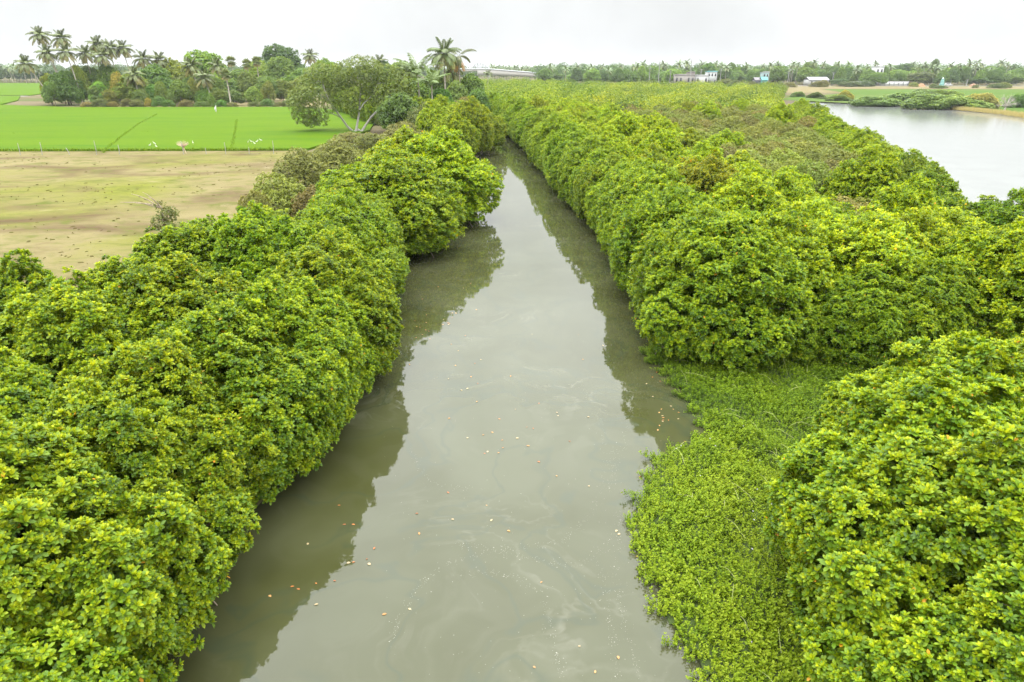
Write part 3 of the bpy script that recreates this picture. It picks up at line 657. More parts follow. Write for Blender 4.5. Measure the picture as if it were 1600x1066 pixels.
def palm(x, y, Y, bx, label, group, kind='coconut', scale=1.0, tint=(1, 1, 1), base=.3, n=24):
    """x, y: photo pixel of the crown's heart, bx: pixel column of the trunk's foot"""
    X, _, Z = pd(x, y, Y); X0 = pd(bx, y, Y)[0]; hgt = max(.4, Z - base); rp_ = random.Random(int(x * 7 + y))
    o = empty('palmyra_palm' if kind == 'fan' else 'coconut_palm', (X0, Y, base), 0, label, 'palm', group)
    q = Q(); t = np.linspace(0, 1, 9); q.tube(np.column_stack([(X - X0) * (t ** 1.0 * .6 + t ** 2 * .4), .6 * np.sin(t * 2), hgt * t]), np.linspace(.24, .13, 9) * (scale if kind != 'fan' else 1.2), 7)
    obj('trunk', q.mesh('palm_trunk', M_PTRUNK), o)
    top = (X - X0, .6 * math.sin(2), hgt - .05)
    if kind == 'fan': seq = [('fan', R(el)) for el in (80, 70, 60, 62, 45, 40, 42, 25, 20, 22, 5, 0, 3, -15, -20, -18, -35, -40, -38, -50, -55, -60, -65, -62)]
    elif kind == 'dying': seq = [('mid', 0)] * 2 + [('low', 0)] * 2 + [('dead', 0)] * 6
    elif kind == 'young': seq = [('big', R(d_)) for d_ in (8, 4, 0, -4, -8, -14, -18, -22, -28, -30, -34, -38, -40)]
    else: seq = ([('up', 0)] * 6 + [('mid', 0)] * 10 + [('low', 0)] * 8 + [('hang', 0)] * 8)[:n + 8]
    for i, (k, el) in enumerate(seq):
        me = FAN[2 if el < R(-45) else i % 2] if k == 'fan' else rp_.choice(FR[k])
        f = obj('fan_leaf' if k == 'fan' else 'frond', me, o); f.location = top; f.rotation_euler = (rp_.uniform(-.15, .15), (-el if k in ('fan', 'big') else 0) + rp_.uniform(-.14, .14), i * 2.39996 + rp_.uniform(-.3, .3)); f.scale = (scale * rp_.uniform(.88, 1.1),) * 3
        f.color = (*tint, 1) if k not in ('hang', 'dead') else (tint[0] * 1.15, tint[1], tint[2], 1)
    return o
GV = 'palms above the left grove'
for a in ((60, 56, 268, 84, 'tallest coconut palm at the left end of the grove', GV), (71, 84, 264, 90, 'coconut palm with its crown just under the tallest palm at the left end', GV),
          (93, 60, 268, 122, 'tall leaning coconut palm, second from the left among the high crowns', GV), (101, 82, 262, 112, 'shorter coconut palm under the second high palm crown', GV),
          (38, 100, 262, 68, 'coconut palm leaning far left over the rice, with a golden skirt of dead fronds', GV), (131, 84, 270, 136, 'squat coconut palm with yellow fronds above the pale-trunked trees', GV),
          (150, 70, 276, 156, 'coconut palm rising in the middle of the grove, left of two others', GV), (170, 76, 272, 172, 'yellowish coconut palm in the centre of the grove', GV), (190, 76, 274, 198, 'coconut palm with drooping crown right of the yellowish palm', GV),
          (158, 88, 268, 164, 'dark coconut palm low between the central palms of the grove', GV), (222, 92, 282, 226, 'small coconut palm standing apart right of the central palms', GV), (247, 94, 286, 246, 'coconut palm beside the yellow-green tree top', GV),
          (297, 104, 262, 306, 'coconut palm with pale leaning trunk in front of the grove', GV), (318, 122, 258, 326, 'short coconut palm with arching fronds beside the pale leaning trunk', GV), (208, 118, 258, 210, 'young coconut palm low in front of the grove', GV),
          (483, 88, 330, 484, 'coconut palm with dead skirt behind the pale-limbed tree', GV), (338, 104, 290, 338, 'coconut palm among the fan palms of the grove', GV), (592, 97, 330, 594, 'small distant palm over the pale-limbed tree', GV)):
    palm(*a, tint=(1.05, 1.0, .95))
palm(351, 116, 255, 354, 'fan palm with round crown and dark trunk in front of the grove', GV, 'fan', 1.2)
palm(360, 96, 300, 361, 'fan palm behind the round-crowned one', GV, 'fan', 1.3); palm(385, 100, 310, 385, 'dusky fan palm at the right of the grove', GV, 'fan', 1.3)
palm(400, 96, 315, 400, 'dusky fan palm under the blue-green dome tree', GV, 'fan', 1.3)
GR = 'palms by the river bend'
palm(693, 84, 165, 694, 'tallest coconut palm beside the river bend, with a full round crown', GR, tint=(1.0, 1.05, .95))
palm(716, 88, 170, 718, 'dying coconut palm with brown hanging fronds right of the tall one', GR, 'dying', tint=(.95, .85, .8))
palm(652, 117, 150, 654, 'young coconut palm with upright fronds left of the tall palm', GR, 'young', 1.0, (1.0, 1.1, .9))
palm(674, 134, 146, 674, 'low bright green young palm below the tall palm', GR, 'young', .85, (1.05, 1.2, .9))
palm(634, 112, 168, 632, 'smaller coconut palm left of the upright young palm', GR, scale=.8, tint=(1.0, 1.05, .9)); palm(706, 108, 172, 707, 'low coconut palm in front of the dying palm', GR, scale=.8, tint=(1.0, 1.05, .9))
palm(762, 116, 290, 762, 'tiny palm standing alone in front of the bridge ramp', GR, scale=.55, n=14)

GT = 'trees of the left grove'
for x, yt, Y, w, c, lab in ((100,112,263,52,(.75,.95,.9),'dark bushy tree at the left end of the grove'), (72,116,268,26,(1.9,1.6,.8),'small yellow-green tree at the very left of the grove'), (78,128,258,30,(.9,1,.8),'low tree sagging over the rice at the left end of the grove'),
        (119,103,266,28,(1.7,1.5,.9),'slim yellowish tree with a pale trunk in the grove'), (140,104,272,44,(.9,1.05,1.1),'grey-green tree below the squat yellow palm'), (166,101,270,38,(1.05,1.2,.8),'mid-green round tree below the central palms'),
        (179,113,262,24,(2.2,1.3,1.0),'tan half-dry tree in the middle of the grove'), (151,128,257,28,(1.1,1.45,.7),'bright green low tree at the front of the grove'), (205,116,264,56,(1.5,1.4,1.2),'pale olive tree with thin twigs at the front of the grove'),
        (236,101,274,60,(.85,1.1,.7),'dark green broad tree right of the central palms'), (268,92,288,52,(1.9,1.65,.7),'yellow-green tall tree in the grove'), (318,80,330,76,(1.25,1.4,.9),'high domed green tree in the middle of the grove'),
        (278,126,256,36,(1.3,1.4,.9),'flat-topped small tree with a white forked trunk'), (300,120,266,44,(.8,1,.8),'dark tree behind the white forked trunk'), (375,110,296,62,(.95,1.05,.95),'wide grey-green tree right of the fan palms'),
        (398,94,350,44,(1.6,1.5,.8),'light green tree top beside the blue-green dome'), (437,71,390,74,(.65,.85,1.0),'big blue-green domed tree, highest at the grove\'s right'), (435,90,335,50,(1.3,1.4,1.2),'pale grey-green tree in front of the big dome'),
        (470,108,296,52,(.85,1,.85),'dark green tree at the right of the dry field'), (502,92,345,44,(1.2,1.35,.7),'yellowish-green tree top right of the skirted palm'), (520,98,350,36,(.8,.95,.9),'dark tree top behind the pale-limbed tree'),
        (452,118,288,48,(.95,1.15,.7),'leafy tree standing over the dry field'), (415,120,300,44,(.9,1,.9),'low grey-green tree behind the dry field'), (600,94,330,36,(.75,.9,1),'dark round tree top behind the pale-limbed tree'), (628,97,320,50,(1.2,1.25,.9),'olive tree top left of the young palms'),
        (345,124,285,60,(.85,1,.8),'dark low tree behind the fan palm trunks'), (255,120,268,50,(.75,.95,.8),'dark green tree behind the flat-topped one'), (190,128,266,40,(.7,.9,.8),'shaded tree low in the middle of the grove')):
    plant('tree', x, yt, Y, w, 'broadleaf_tree', lab, 'tree', GT, c)
for i in range(16):
    x = 80 + i * 22 + random.uniform(-8, 8)
    plant('tree', x, random.uniform(122, 142), random.uniform(256, 263), random.uniform(18, 32), 'broadleaf_tree', 'small tree in the uneven front row of the left grove, facing the rice', 'tree', GT, (random.uniform(.8, 1.6), random.uniform(.95, 1.4), random.uniform(.7, 1.1)))
for i in range(14):
    x = 92 + i * 29 + random.uniform(-8, 8)
    plant('tree', x, random.uniform(112, 126), random.uniform(266, 290), random.uniform(30, 48), 'broadleaf_tree', 'grey-green tree half hidden in the middle of the left grove, behind the front row', 'tree', GT, (random.uniform(.8, 1.3), random.uniform(.95, 1.3), random.uniform(.7, 1)))
for x, yt, Y, w, k, c, lab in ((640,124,165,62,'tree',(.95,1.1,.8),'bushy green tree between pale-limbed tree and young palms'), (622,146,135,70,'tree',(.8,.95,.8),'dark green tree right of the pale-limbed tree'), (665,158,128,74,'bush',(.75,.85,.8),'dark olive bush below the young palms'),
        (735,116,172,54,'tree',(1.0,1.1,1.1),'grey-green tree under the dying palm'), (680,112,176,56,'tree',(1.05,1.15,.9),'leafy tree just left of the tall palm trunk'), (656,134,158,60,'tree',(.95,1.1,.75),'green tree at the foot of the upright young palm'), (708,116,180,50,'tree',(.9,1.0,1.0),'grey-green tree behind the tall palm trunk'), (744,140,160,44,'tree',(.8,1.0,.8),'dark tree at the edge of the river bend'), (712,128,160,46,'tree',(1.1,1.1,1.2),'grey leafy tree below the tall palm'), (690,140,150,44,'tree',(.75,1.15,.6),'deep green bush-like tree under the low young palm'),
        (722,150,146,52,'bush',(1.25,1.05,1.2),'tan dry bush at the river bend'), (738,162,140,40,'bush',(1.4,1.0,1.3),'brownish withered bush drooping over the river bend'), (700,170,122,50,'bush',(.9,.95,.9),'olive bush behind the bright mangroves at the bend')):
    plant(k, x, yt, Y, w, 'broadleaf_tree' if k == 'tree' else 'olive_bush', lab, 'tree' if k == 'tree' else 'bush', 'trees by the river bend', c)
for x, yt, Y, w, c, lab in ((430,270,55,120,(1.2,1.35,.6),'yellow-olive bush behind the left bank mangroves, nearest the pasture'), (492,284,53,90,(1.15,.88,1.0),'purplish-brown bush between the left mangroves'), (468,228,74,96,(1.1,1.12,.8),'grey-brown rounded bush at the edge of the pasture'),
        (520,214,80,100,(1.1,1.12,.85),'grey-olive bush left of the yellow-topped mangroves'), (582,204,92,96,(.95,1.0,.7),'olive bush under the pale-limbed tree'), (628,190,104,80,(1.0,.95,.9),'olive bush between the pale-limbed tree and the river'),
        (545,206,108,80,(1.1,1.0,.9),'light olive bush at the foot of the pale limbs'), (394,292,49,70,(1.1,1.05,.9),'small olive bush at the pasture edge')):
    plant('bush', x, yt, Y, w, 'olive_bush', lab, 'bush', 'olive bushes along the pasture', c)
for x, y in OLIVE:                                        # the lower scrub between the tall river mangroves and the lagoon
    v = BUSH[random.randrange(3)]; k = random.random()
    o = empty('scrub_tree', (x, y, .3), random.uniform(0, 6.28), 'low olive-brown scrub tree in the band between the river mangroves and the lagoon', 'tree', 'olive scrub between river and lagoon')
    s_ = random.uniform(.8, 1.15); o.scale = (s_, s_, s_ * random.uniform(.72, .98))
    for nm, me in zip(('crown', 'stems'), v):
        c = obj(nm, me, o); c.color = jit((1.08, 1.14, .6) if k < .6 else (1.1, 1.3, .5) if k < .8 else (1.15, 1.0, .8), .06) if nm == 'crown' else (1, 1, 1, 1)
b0 = np.array(pd(258, 332, 50)); scr = empty('scrubby_bush', (b0[0], 50, .3), 0, 'scrubby half-bare bush alone at the near edge of the pasture', 'bush', 'olive bushes along the pasture')
rs = np.random.default_rng(88); lo = [(rs.normal(0, .95), rs.normal(0, .7), rs.uniform(1.2, 3.6), rs.uniform(.28, .6)) for _ in range(14)] + [(.2 + rs.normal(0, .3), 0, rs.uniform(3.4, 4.4), .35) for _ in range(5)]
scr.scale = (.72, .72, .66); me, TP, TN = crown_mesh('scrubby_crown', lo, M_FINE, rs, .42, 5, .3, T_BUSH, zmin=.3, senesce=0, inner=0)
c = obj('crown', me, scr); c.color = (.85, .95, .6, 1); obj('stems', trunk_mesh('scrubby_stems', lo, M_DRY, rs, 3.0, .09, .3), scr)
# the bare branch reaching out of the scrubby bush
q = Q(); b0 = np.array(pd(252, 325, 50)); B0 = np.array([b0[0], 50, .4])
for ex, ey in ((188, 316), (205, 303), (222, 300), (212, 318), (232, 308)):
    q.tube(limb(b0, pd(ex, ey, 49.5), .15, rt, 6), np.linspace(.05, .012, 6), 4)
q.tube(limb(B0, b0, 0, rt, 4), [.08, .07, .06, .05], 5)
tag(obj('bare_branch', q.mesh('bare_branch', M_DRY)), 'leafless grey branch reaching left over the pasture from the scrubby bush', 'branch')
for i, (x, w, hpx, c) in enumerate(((155,26,14,(.8,1,.8)),(176,18,9,(1.4,1.1,1)),(197,22,14,(1.1,1,1)),(213,26,12,(1,1.05,.9)),(230,12,15,(1.6,1.3,.6)),(247,24,18,(.6,1.2,.6)),(262,20,12,(.7,1.2,.7)),(290,22,12,(1.2,1,1.1)),(313,22,10,(.7,1.1,.7)),(328,14,22,(.8,1.2,.7)),(345,20,12,(.6,1.2,.6)),(362,18,8,(1,1,1)),(396,20,9,(.8,1,.8)),(417,24,13,(.55,1.1,.55)),(436,20,8,(1,1,1)),(135,22,8,(1.3,1,1)),(455,30,14,(.8,1,.8)))):
    X, Y_, Z = pd(x, 168, 250)
    nm = ['low green bush', 'brownish low bush', 'dark green round bush', 'yellow-green little bush'][0 if c[0] < .85 and c[0] > .65 else 1 if c[0] > 1.15 and c[2] > .8 else 2 if c[0] <= .65 else 3]
    plant('bush', x, 167 - hpx, 250, w, 'field_bush', f'{nm} at the far edge of the rice, {ORD[i] if i < 12 else "further right"} of the row' , 'bush', 'bushes along the far edge of the rice', c)

# ------------------------------------------------------------------ the tree with pale forked limbs
YT = 148.0
def pt(x, y, dy=0.0): p = pd(x, y, YT + dy); return np.array(p)
base_ = pt(566, 203); BX = np.array([base_[0], YT, .3])
tr = empty('forked_tree', tuple(BX), 0, 'spreading tree with three bare white limbs at the edge of the rice', 'tree')
q = Q()
def chain(pts, r0, r1, sides=6):
    P = np.array([pt(*p) for p in pts]) - BX
    q.tube(P, np.linspace(r0, r1, len(P)), sides)
P0 = pt(553, 207) - BX
q.tube([[0, 0, -.2], P0 * .5 + np.array([0, 0, .4]), P0], [.46, .40, .33], 8)
for ch in ([(553,207),(543,198),(533,184),(522,169),(514,157),(508,143),(505,133)], [(514,157),(504,151),(494,145),(489,141)], [(533,184),(525,180),(514,175),(507,171)], [(505,133),(498,126),(492,130)], [(507,138),(503,128),(508,122)], [(489,141),(480,148),(476,156)],
           [(556,206),(558,195),(561,178),(562,162),(563,150),(566,134),(569,124)], [(562,172),(568,162),(575,156),(584,146),(595,136),(602,128)], [(562,160),(558,148),(557,143)], [(584,146),(590,132),(600,126)],
           [(565,206),(571,196),(580,183),(592,170),(604,160),(612,150),(618,140),(622,134)], [(600,163),(608,158),(615,163)], [(609,153),(610,142),(614,132)], [(580,183),(588,176),(590,170)]):
    chain([(x, y, (i - 2) * .5 * (1 if ch[-1][0] > 560 else -1)) for i, (x, y) in enumerate(ch)], .26 if len(ch) > 6 else .13, .08 if len(ch) > 6 else .05)
obj('trunk', q.mesh('forked_limbs', M_PALE), tr)
lobes = []
for x, y, r in ((500,114,14),(488,120,13),(514,116,12),(478,132,12),(470,148,12),(462,160,13),(478,170,13),(470,180,12),(490,180,12),(502,186,10),(485,190,9),(560,104,15),(545,108,12),(575,104,14),(585,108,10),(556,118,16),(572,118,15),(590,124,14),(604,116,13),(618,120,14),(630,126,12),(540,124,12),(535,140,12),(548,145,12),(545,158,11),(556,166,10),(574,134,12),(590,142,11),(626,142,12),(634,150,11),(520,135,12),(528,150,12),(522,124,13),(512,150,10),(515,166,9),(575,150,11),(600,148,12),(612,130,13),(598,166,10),(586,156,9),(640,135,11),(536,112,13),(496,150,12),(484,146,12),(605,176,13),(618,182,12),(628,172,12),(600,188,11)):
    c = pt(x, y, random.uniform(-3.2, 3.2)) - BX; lobes.append((*c, r * .92 * YT / FPX))
rg = np.random.default_rng(77)
me, TP, TN = crown_mesh('forked_crown', lobes, M_TREE, rg, .66, 4, .50, [rosette(rt, 5, .30, False, .3, .24) for _ in range(4)], zmin=.8, senesce=0, squash=.9, inner=.08)
c = obj('crown', me, tr); c.color = (1.45, 1.35, 1.0, 1)

# ------------------------------------------------------------------ rice field: bund grass, fence posts, egrets, cloth
qb_ = Q(); rb = np.random.default_rng(41)
def tufts(line, wid, n, hgt, tint):
    line = [np.array(p) for p in line]
    for a, b in zip(line, line[1:]):
        m_ = int(n * np.linalg.norm(b - a)); t = rb.random(m_)[:, None]; P = a + (b - a) * t + rb.normal(0, wid, (m_, 2))
        for p in P:
            h_ = hgt * rb.uniform(.4, 1.2); az = rb.uniform(0, 6.28); w = .09 * h_ + .03; l_ = rb.normal(0, .35 * h_, 2)
            d = np.array([math.cos(az), math.sin(az)]) * w
            qb_.add([[p[0] - d[0], p[1] - d[1], .5], [p[0] + d[0], p[1] + d[1], .5], [p[0] + l_[0] + d[0] * .3, p[1] + l_[1] + d[1] * .3, .5 + h_], [p[0] + l_[0] - d[0] * .3, p[1] + l_[1] - d[1] * .3, .5 + h_]], [[0, 1, 2, 3]], tint + rb.normal(0, .1))
tufts([(-200, 107.2), (-36.5, 113.2)], .28, 14, .42, .35)
tufts([px(160, 237, .7), px(186, 216, .7), px(215, 194, .7), px(245, 178, .7)], .16, 9, .28, .34)
tufts([px(362, 232, .7), px(366, 212, .7), px(370, 186, .7)], .16, 9, .28, .34)
tufts([px(216, 206, .7), px(250, 205, .7)], .15, 3, .3, .3); tufts([px(20, 208, .7), px(30, 208, .7)], .15, 3, .3, .3)
tag(obj('bund_grass', qb_.mesh('bund_grass', M_WEED)), 'dark grass growing along the low earth bunds of the rice field', 'grass', kind='stuff')
qg = Q(); PAS = [(-120, 30), (-22, 22), (-19, 44), (-15, 62), (-17, 90), (-34, 111.5), (-190, 106)]; nP = 2600
PP = rb.uniform((-170, 25), (-15, 112), (nP * 2, 2)); PP = PP[inside_np(PP, PAS)]
keep = (np.sin(PP[:, 0] * .13 + 1.2 * np.sin(PP[:, 1] * .11)) + np.sin(PP[:, 1] * .31 + PP[:, 0] * .05) + rb.normal(0, .7, len(PP))) > .35; PP = PP[keep]
for p in PP:
    h_ = rb.uniform(.03, .10); w = rb.uniform(.06, .24); az = rb.uniform(0, 6.28); d = np.array([math.cos(az), math.sin(az)]) * w
    qg.add([[p[0] - d[0], p[1] - d[1], .32], [p[0] + d[0], p[1] + d[1], .32], [p[0] + d[0] * .6 + .03, p[1] + d[1] * .6, .32 + h_], [p[0] - d[0] * .6, p[1] - d[1] * .6 + .03, .32 + h_]], [[0, 1, 2, 3]], rb.uniform(.2, .9))
tag(obj('pasture_grass', qg.mesh('pasture_grass', leaf_mat('dry_grass_tuft', [(0, (.075, .08, .018)), (.4, (.105, .10, .030)), (1, (.15, .125, .06))], .8, .2, .05, 0))), 'short tufts of yellowish grass scattered over the dry pasture', 'grass', kind='stuff')
M_POST = flat_mat('white_post', (.24, .235, .21)); M_WHITE = flat_mat('white_feather', (.42, .42, .41))
for i, (x, hpx, lean) in enumerate(((60, 17, 0), (94, 18, .04), (136, 10, -.3), (178, 20, 0), (213, 14, .03), (311, 19, -.05), (375, 17, 0), (447, 19, .03), (345, 9, 0), (410, 10, .05))):
    Xb = px(x, 237 - .009 * x, .4)[0]; Yb = 108.3 + (Xb + 80) * .034 - .8; h_ = hpx * 112 / FPX
    q = Q(); q.tube([[0, 0, 0], [lean * h_ * .5 + .03, 0, h_ * .55], [lean * h_, 0, h_ * .97], [lean * h_, 0, h_]], [.05, .048, .042, .02], 6)
    o = obj('fence_post', q.mesh('fence_post', M_POST)); o.location = (Xb, Yb, .32)
    tag(o, f'{"thin short" if hpx < 11 else "whitish upright"} fence post between pasture and rice, {ORD[sorted([60,94,136,178,213,311,375,447,345,410]).index(x)]} from the left', 'fence post', 'fence posts along the rice field')
# withered shrub by the fence
q = Q(); X, Y_ = px(286, 235, .4); Y_ = 109.5; X = pd(286, 230, Y_)[0]
for d in fib(60, rt):
    d = d * np.array([1, 1, .6]) + np.array([0, 0, .35]); q.tube(limb((0, 0, .9), (d[0] * 1.0, d[1] * .8, 1.3 + d[2] * .7), .05, rt, 4), np.linspace(.03, .014, 4), 4)
q.tube([[-.1, 0, 0], [0, 0, .9]], .07, 5); q.tube([[.3, 0, 0], [.1, 0, .9]], .06, 5)
o = obj('withered_shrub', q.mesh('withered_shrub', bark_mat('straw', (.38, .27, .19), (.55, .43, .32)))); o.location = (X, Y_, .32); tag(o, 'withered straw-coloured shrub standing at the fence by the rice', 'shrub')
def egret_mesh():
    q = Q(); q.tube([[-.28, 0, .42], [-.15, 0, .46], [.02, 0, .52], [.14, 0, .58], [.18, 0, .66]], [.02, .085, .10, .07, .035], 7)
    q.tube([[.15, 0, .60], [.24, 0, .70], [.20, 0, .80], [.24, 0, .88], [.31, 0, .88]], [.04, .03, .024, .035, .02], 6)
    q.tube([[.30, 0, .88], [.42, 0, .86]], [.014, .003], 4, m=1)
    for s_ in (-.035, .035): q.tube([[0, s_, .46], [.01, s_, .22], [0, s_, 0], [.06, s_, 0]], .009, 4, m=1)
    return q.mesh('egret', [M_WHITE, flat_mat('beak_yellow', (.35, .25, .08))])
EG = egret_mesh()
for i, (x, y) in enumerate(((235, 227), (242, 224), (245, 229), (302, 223), (388, 222), (393, 221), (398, 224), (402, 221), (408, 219))):
    X, Y_ = px(x, y + 4, .6); o = obj('egret', EG); o.location = (X, Y_, .60); o.rotation_euler = (0, 0, random.choice((0, math.pi)) + random.gauss(0, .4)); o.scale = (.85,) * 3
    tag(o, 'small white egret standing in the near rice left of the withered shrub' if x < 280 else 'single white egret just right of the withered shrub' if x < 310 else 'small white egret in the row near the right end of the fence', 'bird', 'white egrets in the rice')
X, Y_ = px(338, 177, .6); o = empty('cloth_stake', (X, Y_, .5), 0, 'white cloth tied to a stake in the far part of the rice', 'scarecrow')
q = Q(); q.tube([[0, 0, 0], [.05, 0, 2.2]], .04, 5); obj('stake', q.mesh('stake', M_DRY), o)
q = Q(); q.tube([[0, 0, .5], [-.02, 0, .9], [-.12, .03, 1.35], [.02, 0, 1.7], [.10, 0, 2.0], [.22, 0, 2.35]], [.12, .24, .34, .22, .12, .03], 8); obj('cloth', q.mesh('cloth', M_WHITE), o)

# ------------------------------------------------------------------ bridge
M_CONC = flat_mat('pale_concrete', (.34, .32, .30), .8, .06, .3); M_STEEL = flat_mat('white_steel', (.36, .37, .38), .5)
YB = 760.0
br = empty('road_bridge', (0, YB, .3), 0, 'long white road bridge with truss span, sloping down to the right', 'bridge')
def bp_(x, y): p = pd(x, y, YB); return (p[0], p[2] - .3)
xl, zl = bp_(715, 109.0); xr, zr = bp_(858, 116.5)
q = Q(); n = 14
for i in range(n):
    f0, f1 = i / n, (i + 1) / n; xa, xb = xl + (xr - xl) * f0, xl + (xr - xl) * f1
    za, zb = (zl + (zr - zl) * max(0, (f - .35) / .65) for f in (f0, f1))
    y0, y1 = 0, 9; b = 0 if f0 > .17 else None
    lowa, lowb = (za - 6.4 + 3.6 * f0, zb - 6.4 + 3.6 * f1)
    V = [[xa, y0, lowa], [xb, y0, lowb], [xb, y1, lowb], [xa, y1, lowa], [xa, y0, za], [xb, y0, zb], [xb, y1, zb], [xa, y1, za]]
    if f0 < .17: V = [[v[0], v[1], v[2] if k > 3 else v[2] + 4.2] for k, v in enumerate(V)]
    q.add(V, [[0,3,2,1],[4,5,6,7],[0,1,5,4],[2,3,7,6]])
obj('ramp_wall', q.mesh('ramp_wall', M_CONC), br)
q = Q()
for yy in (-.35, 9.05):
    P = [[xl + (xr - xl) * f, yy + .15, zl + (zr - zl) * max(0, (f - .35) / .65) + .55] for f in np.linspace(0, 1, 12)]; q.tube(P, .55, 4)
obj('parapet', q.mesh('parapet', M_STEEL), br)
x0, z0 = bp_(737, 109); x1, _ = bp_(764, 109)
for yy in (.4, 8.6):
    q = Q(); xs = np.linspace(x0, x1, 7); hs = [0, 5, 6.2, 6.6, 6.2, 5, 0]
    q.tube(np.column_stack([xs, np.full(7, yy), z0 + np.array(hs)]), .38, 4)
    for k in range(1, 6):
        q.tube([[xs[k], yy, z0], [xs[k], yy, z0 + hs[k]]], .22, 4); q.tube([[xs[k], yy, z0 + hs[k]], [xs[k + (1 if k < 3 else -1)], yy, z0]], .2, 4)
    obj('truss', q.mesh('truss', M_STEEL), br)
q = Q()
for x in (715, 737, 764): X = bp_(x, 109)[0]; q.box((X, 4.5, (zl - 2.4) / 2), (2.2, 7, zl - 2.4))
obj('piers', q.mesh('piers', M_CONC), br)

# ------------------------------------------------------------------ the village beyond the lagoon
def house(x0, x1, ytop, Y, kind, wall, roofc, label, nw=3, storeys=1, depth=8, cat='house'):
    a = pd(x0, ytop, Y); b = pd(x1, ytop, Y); w = b[0] - a[0]; h_ = a[2] - .3
    o = empty('house', ((a[0] + b[0]) / 2, Y, .3), 0, label, cat, 'village buildings beyond the lagoon'); wall = tuple(.42 * k for k in wall); roofc = tuple(.5 * k for k in roofc); mw = flat_mat('house_wall', wall, .8, .08)
    hw = h_ * (1 if kind == 'flat' else .68)
    q = Q(); q.box((0, depth / 2, hw / 2), (w, depth, hw)); obj('wall', q.mesh('wall', mw), o)
    q = Q()
    if kind == 'flat': q.box((0, depth / 2, hw + .15), (w + .6, depth + .6, .3)); q.box((0, -.18, hw + .55), (w + .4, .2, .5))
    else:
        V = [[-w/2-.5, -.5, hw-.1], [w/2+.5, -.5, hw-.1], [w/2+.5, depth/2, h_], [-w/2-.5, depth/2, h_], [w/2+.5, depth+.5, hw-.1], [-w/2-.5, depth+.5, hw-.1]]
        q.add(V, [[0,1,2,3],[3,2,4,5]]); q.add([[v[0], v[1], v[2] - .18] for v in V], [[3,2,1,0],[5,4,2,3]])
    obj('roof', q.mesh('roof', flat_mat('house_roof', roofc, .8, .1)), o)
    md = flat_mat('dark_opening', (.05, .05, .055), .4)
    for s_ in range(storeys):
        for k in range(nw):
            X = -w / 2 + w * (k + .5) / nw; zb = hw / storeys * s_
            if s_ == 0 and k == nw // 2:
                q = Q(); q.box((X, -.03, zb + min(1.1, hw * .36)), (1.2, .1, min(2.1, hw * .7))); obj('door', q.mesh('door', md), o)
            else:
                q = Q(); q.box((X, -.03, zb + hw / storeys * .55), (min(1.4, w / nw * .5), .1, hw / storeys * .38)); obj('window', q.mesh('window', md), o)
    return o
house(1055, 1086, 117.5, 590, 'flat', (.50, .46, .42), (.45, .42, .40), 'long low grey-tan building left of the white houses', 5)
house(1076, 1086, 113.5, 604, 'flat', (.42, .36, .32), (.38, .34, .31), 'brownish upper block over the grey-tan building', 2, 2)
house(1088, 1107, 118.5, 592, 'flat', (.78, .78, .76), (.7, .7, .7), 'low white house with dark windows beside the turquoise-topped one', 3)
house(1106, 1121, 112.5, 604, 'flat', (.76, .79, .78), (.25, .62, .62), 'white two-storey house with turquoise roof edge', 3, 2)
house(1193, 1202, 113.5, 610, 'flat', (.46, .62, .61), (.62, .66, .65), 'small turquoise two-storey house among trees', 2, 2)
house(1181, 1193, 121.0, 584, 'gable', (.22, .22, .24), (.28, .26, .27), 'dark grey shed beside the teal shed', 2)
house(1192, 1200, 120.5, 580, 'gable', (.12, .42, .40), (.15, .48, .45), 'little teal shed beside the dark shed', 2)
house(1209, 1219, 113.0, 640, 'flat', (.72, .70, .66), (.6, .6, .58), 'off-white house half hidden right of the turquoise house', 3, 2)
house(1266, 1296, 120.5, 582, 'gable', (.78, .77, .74), (.50, .50, .52), 'long white shed with pale grey roof', 4, depth=12, cat='shed')
house(1370, 1382, 104.5, 588, 'flat', (.85, .85, .85), (.8, .8, .8), 'white block rising above the far trees', 2, 2)
house(1407, 1416, 119.0, 620, 'gable', (.45, .36, .28), (.40, .30, .22), 'small brown-roofed hut behind the white wall', 2)
house(1575, 1592, 119.5, 640, 'gable', (.66, .64, .6), (.55, .54, .52), 'pale house between trees at the right edge', 3)
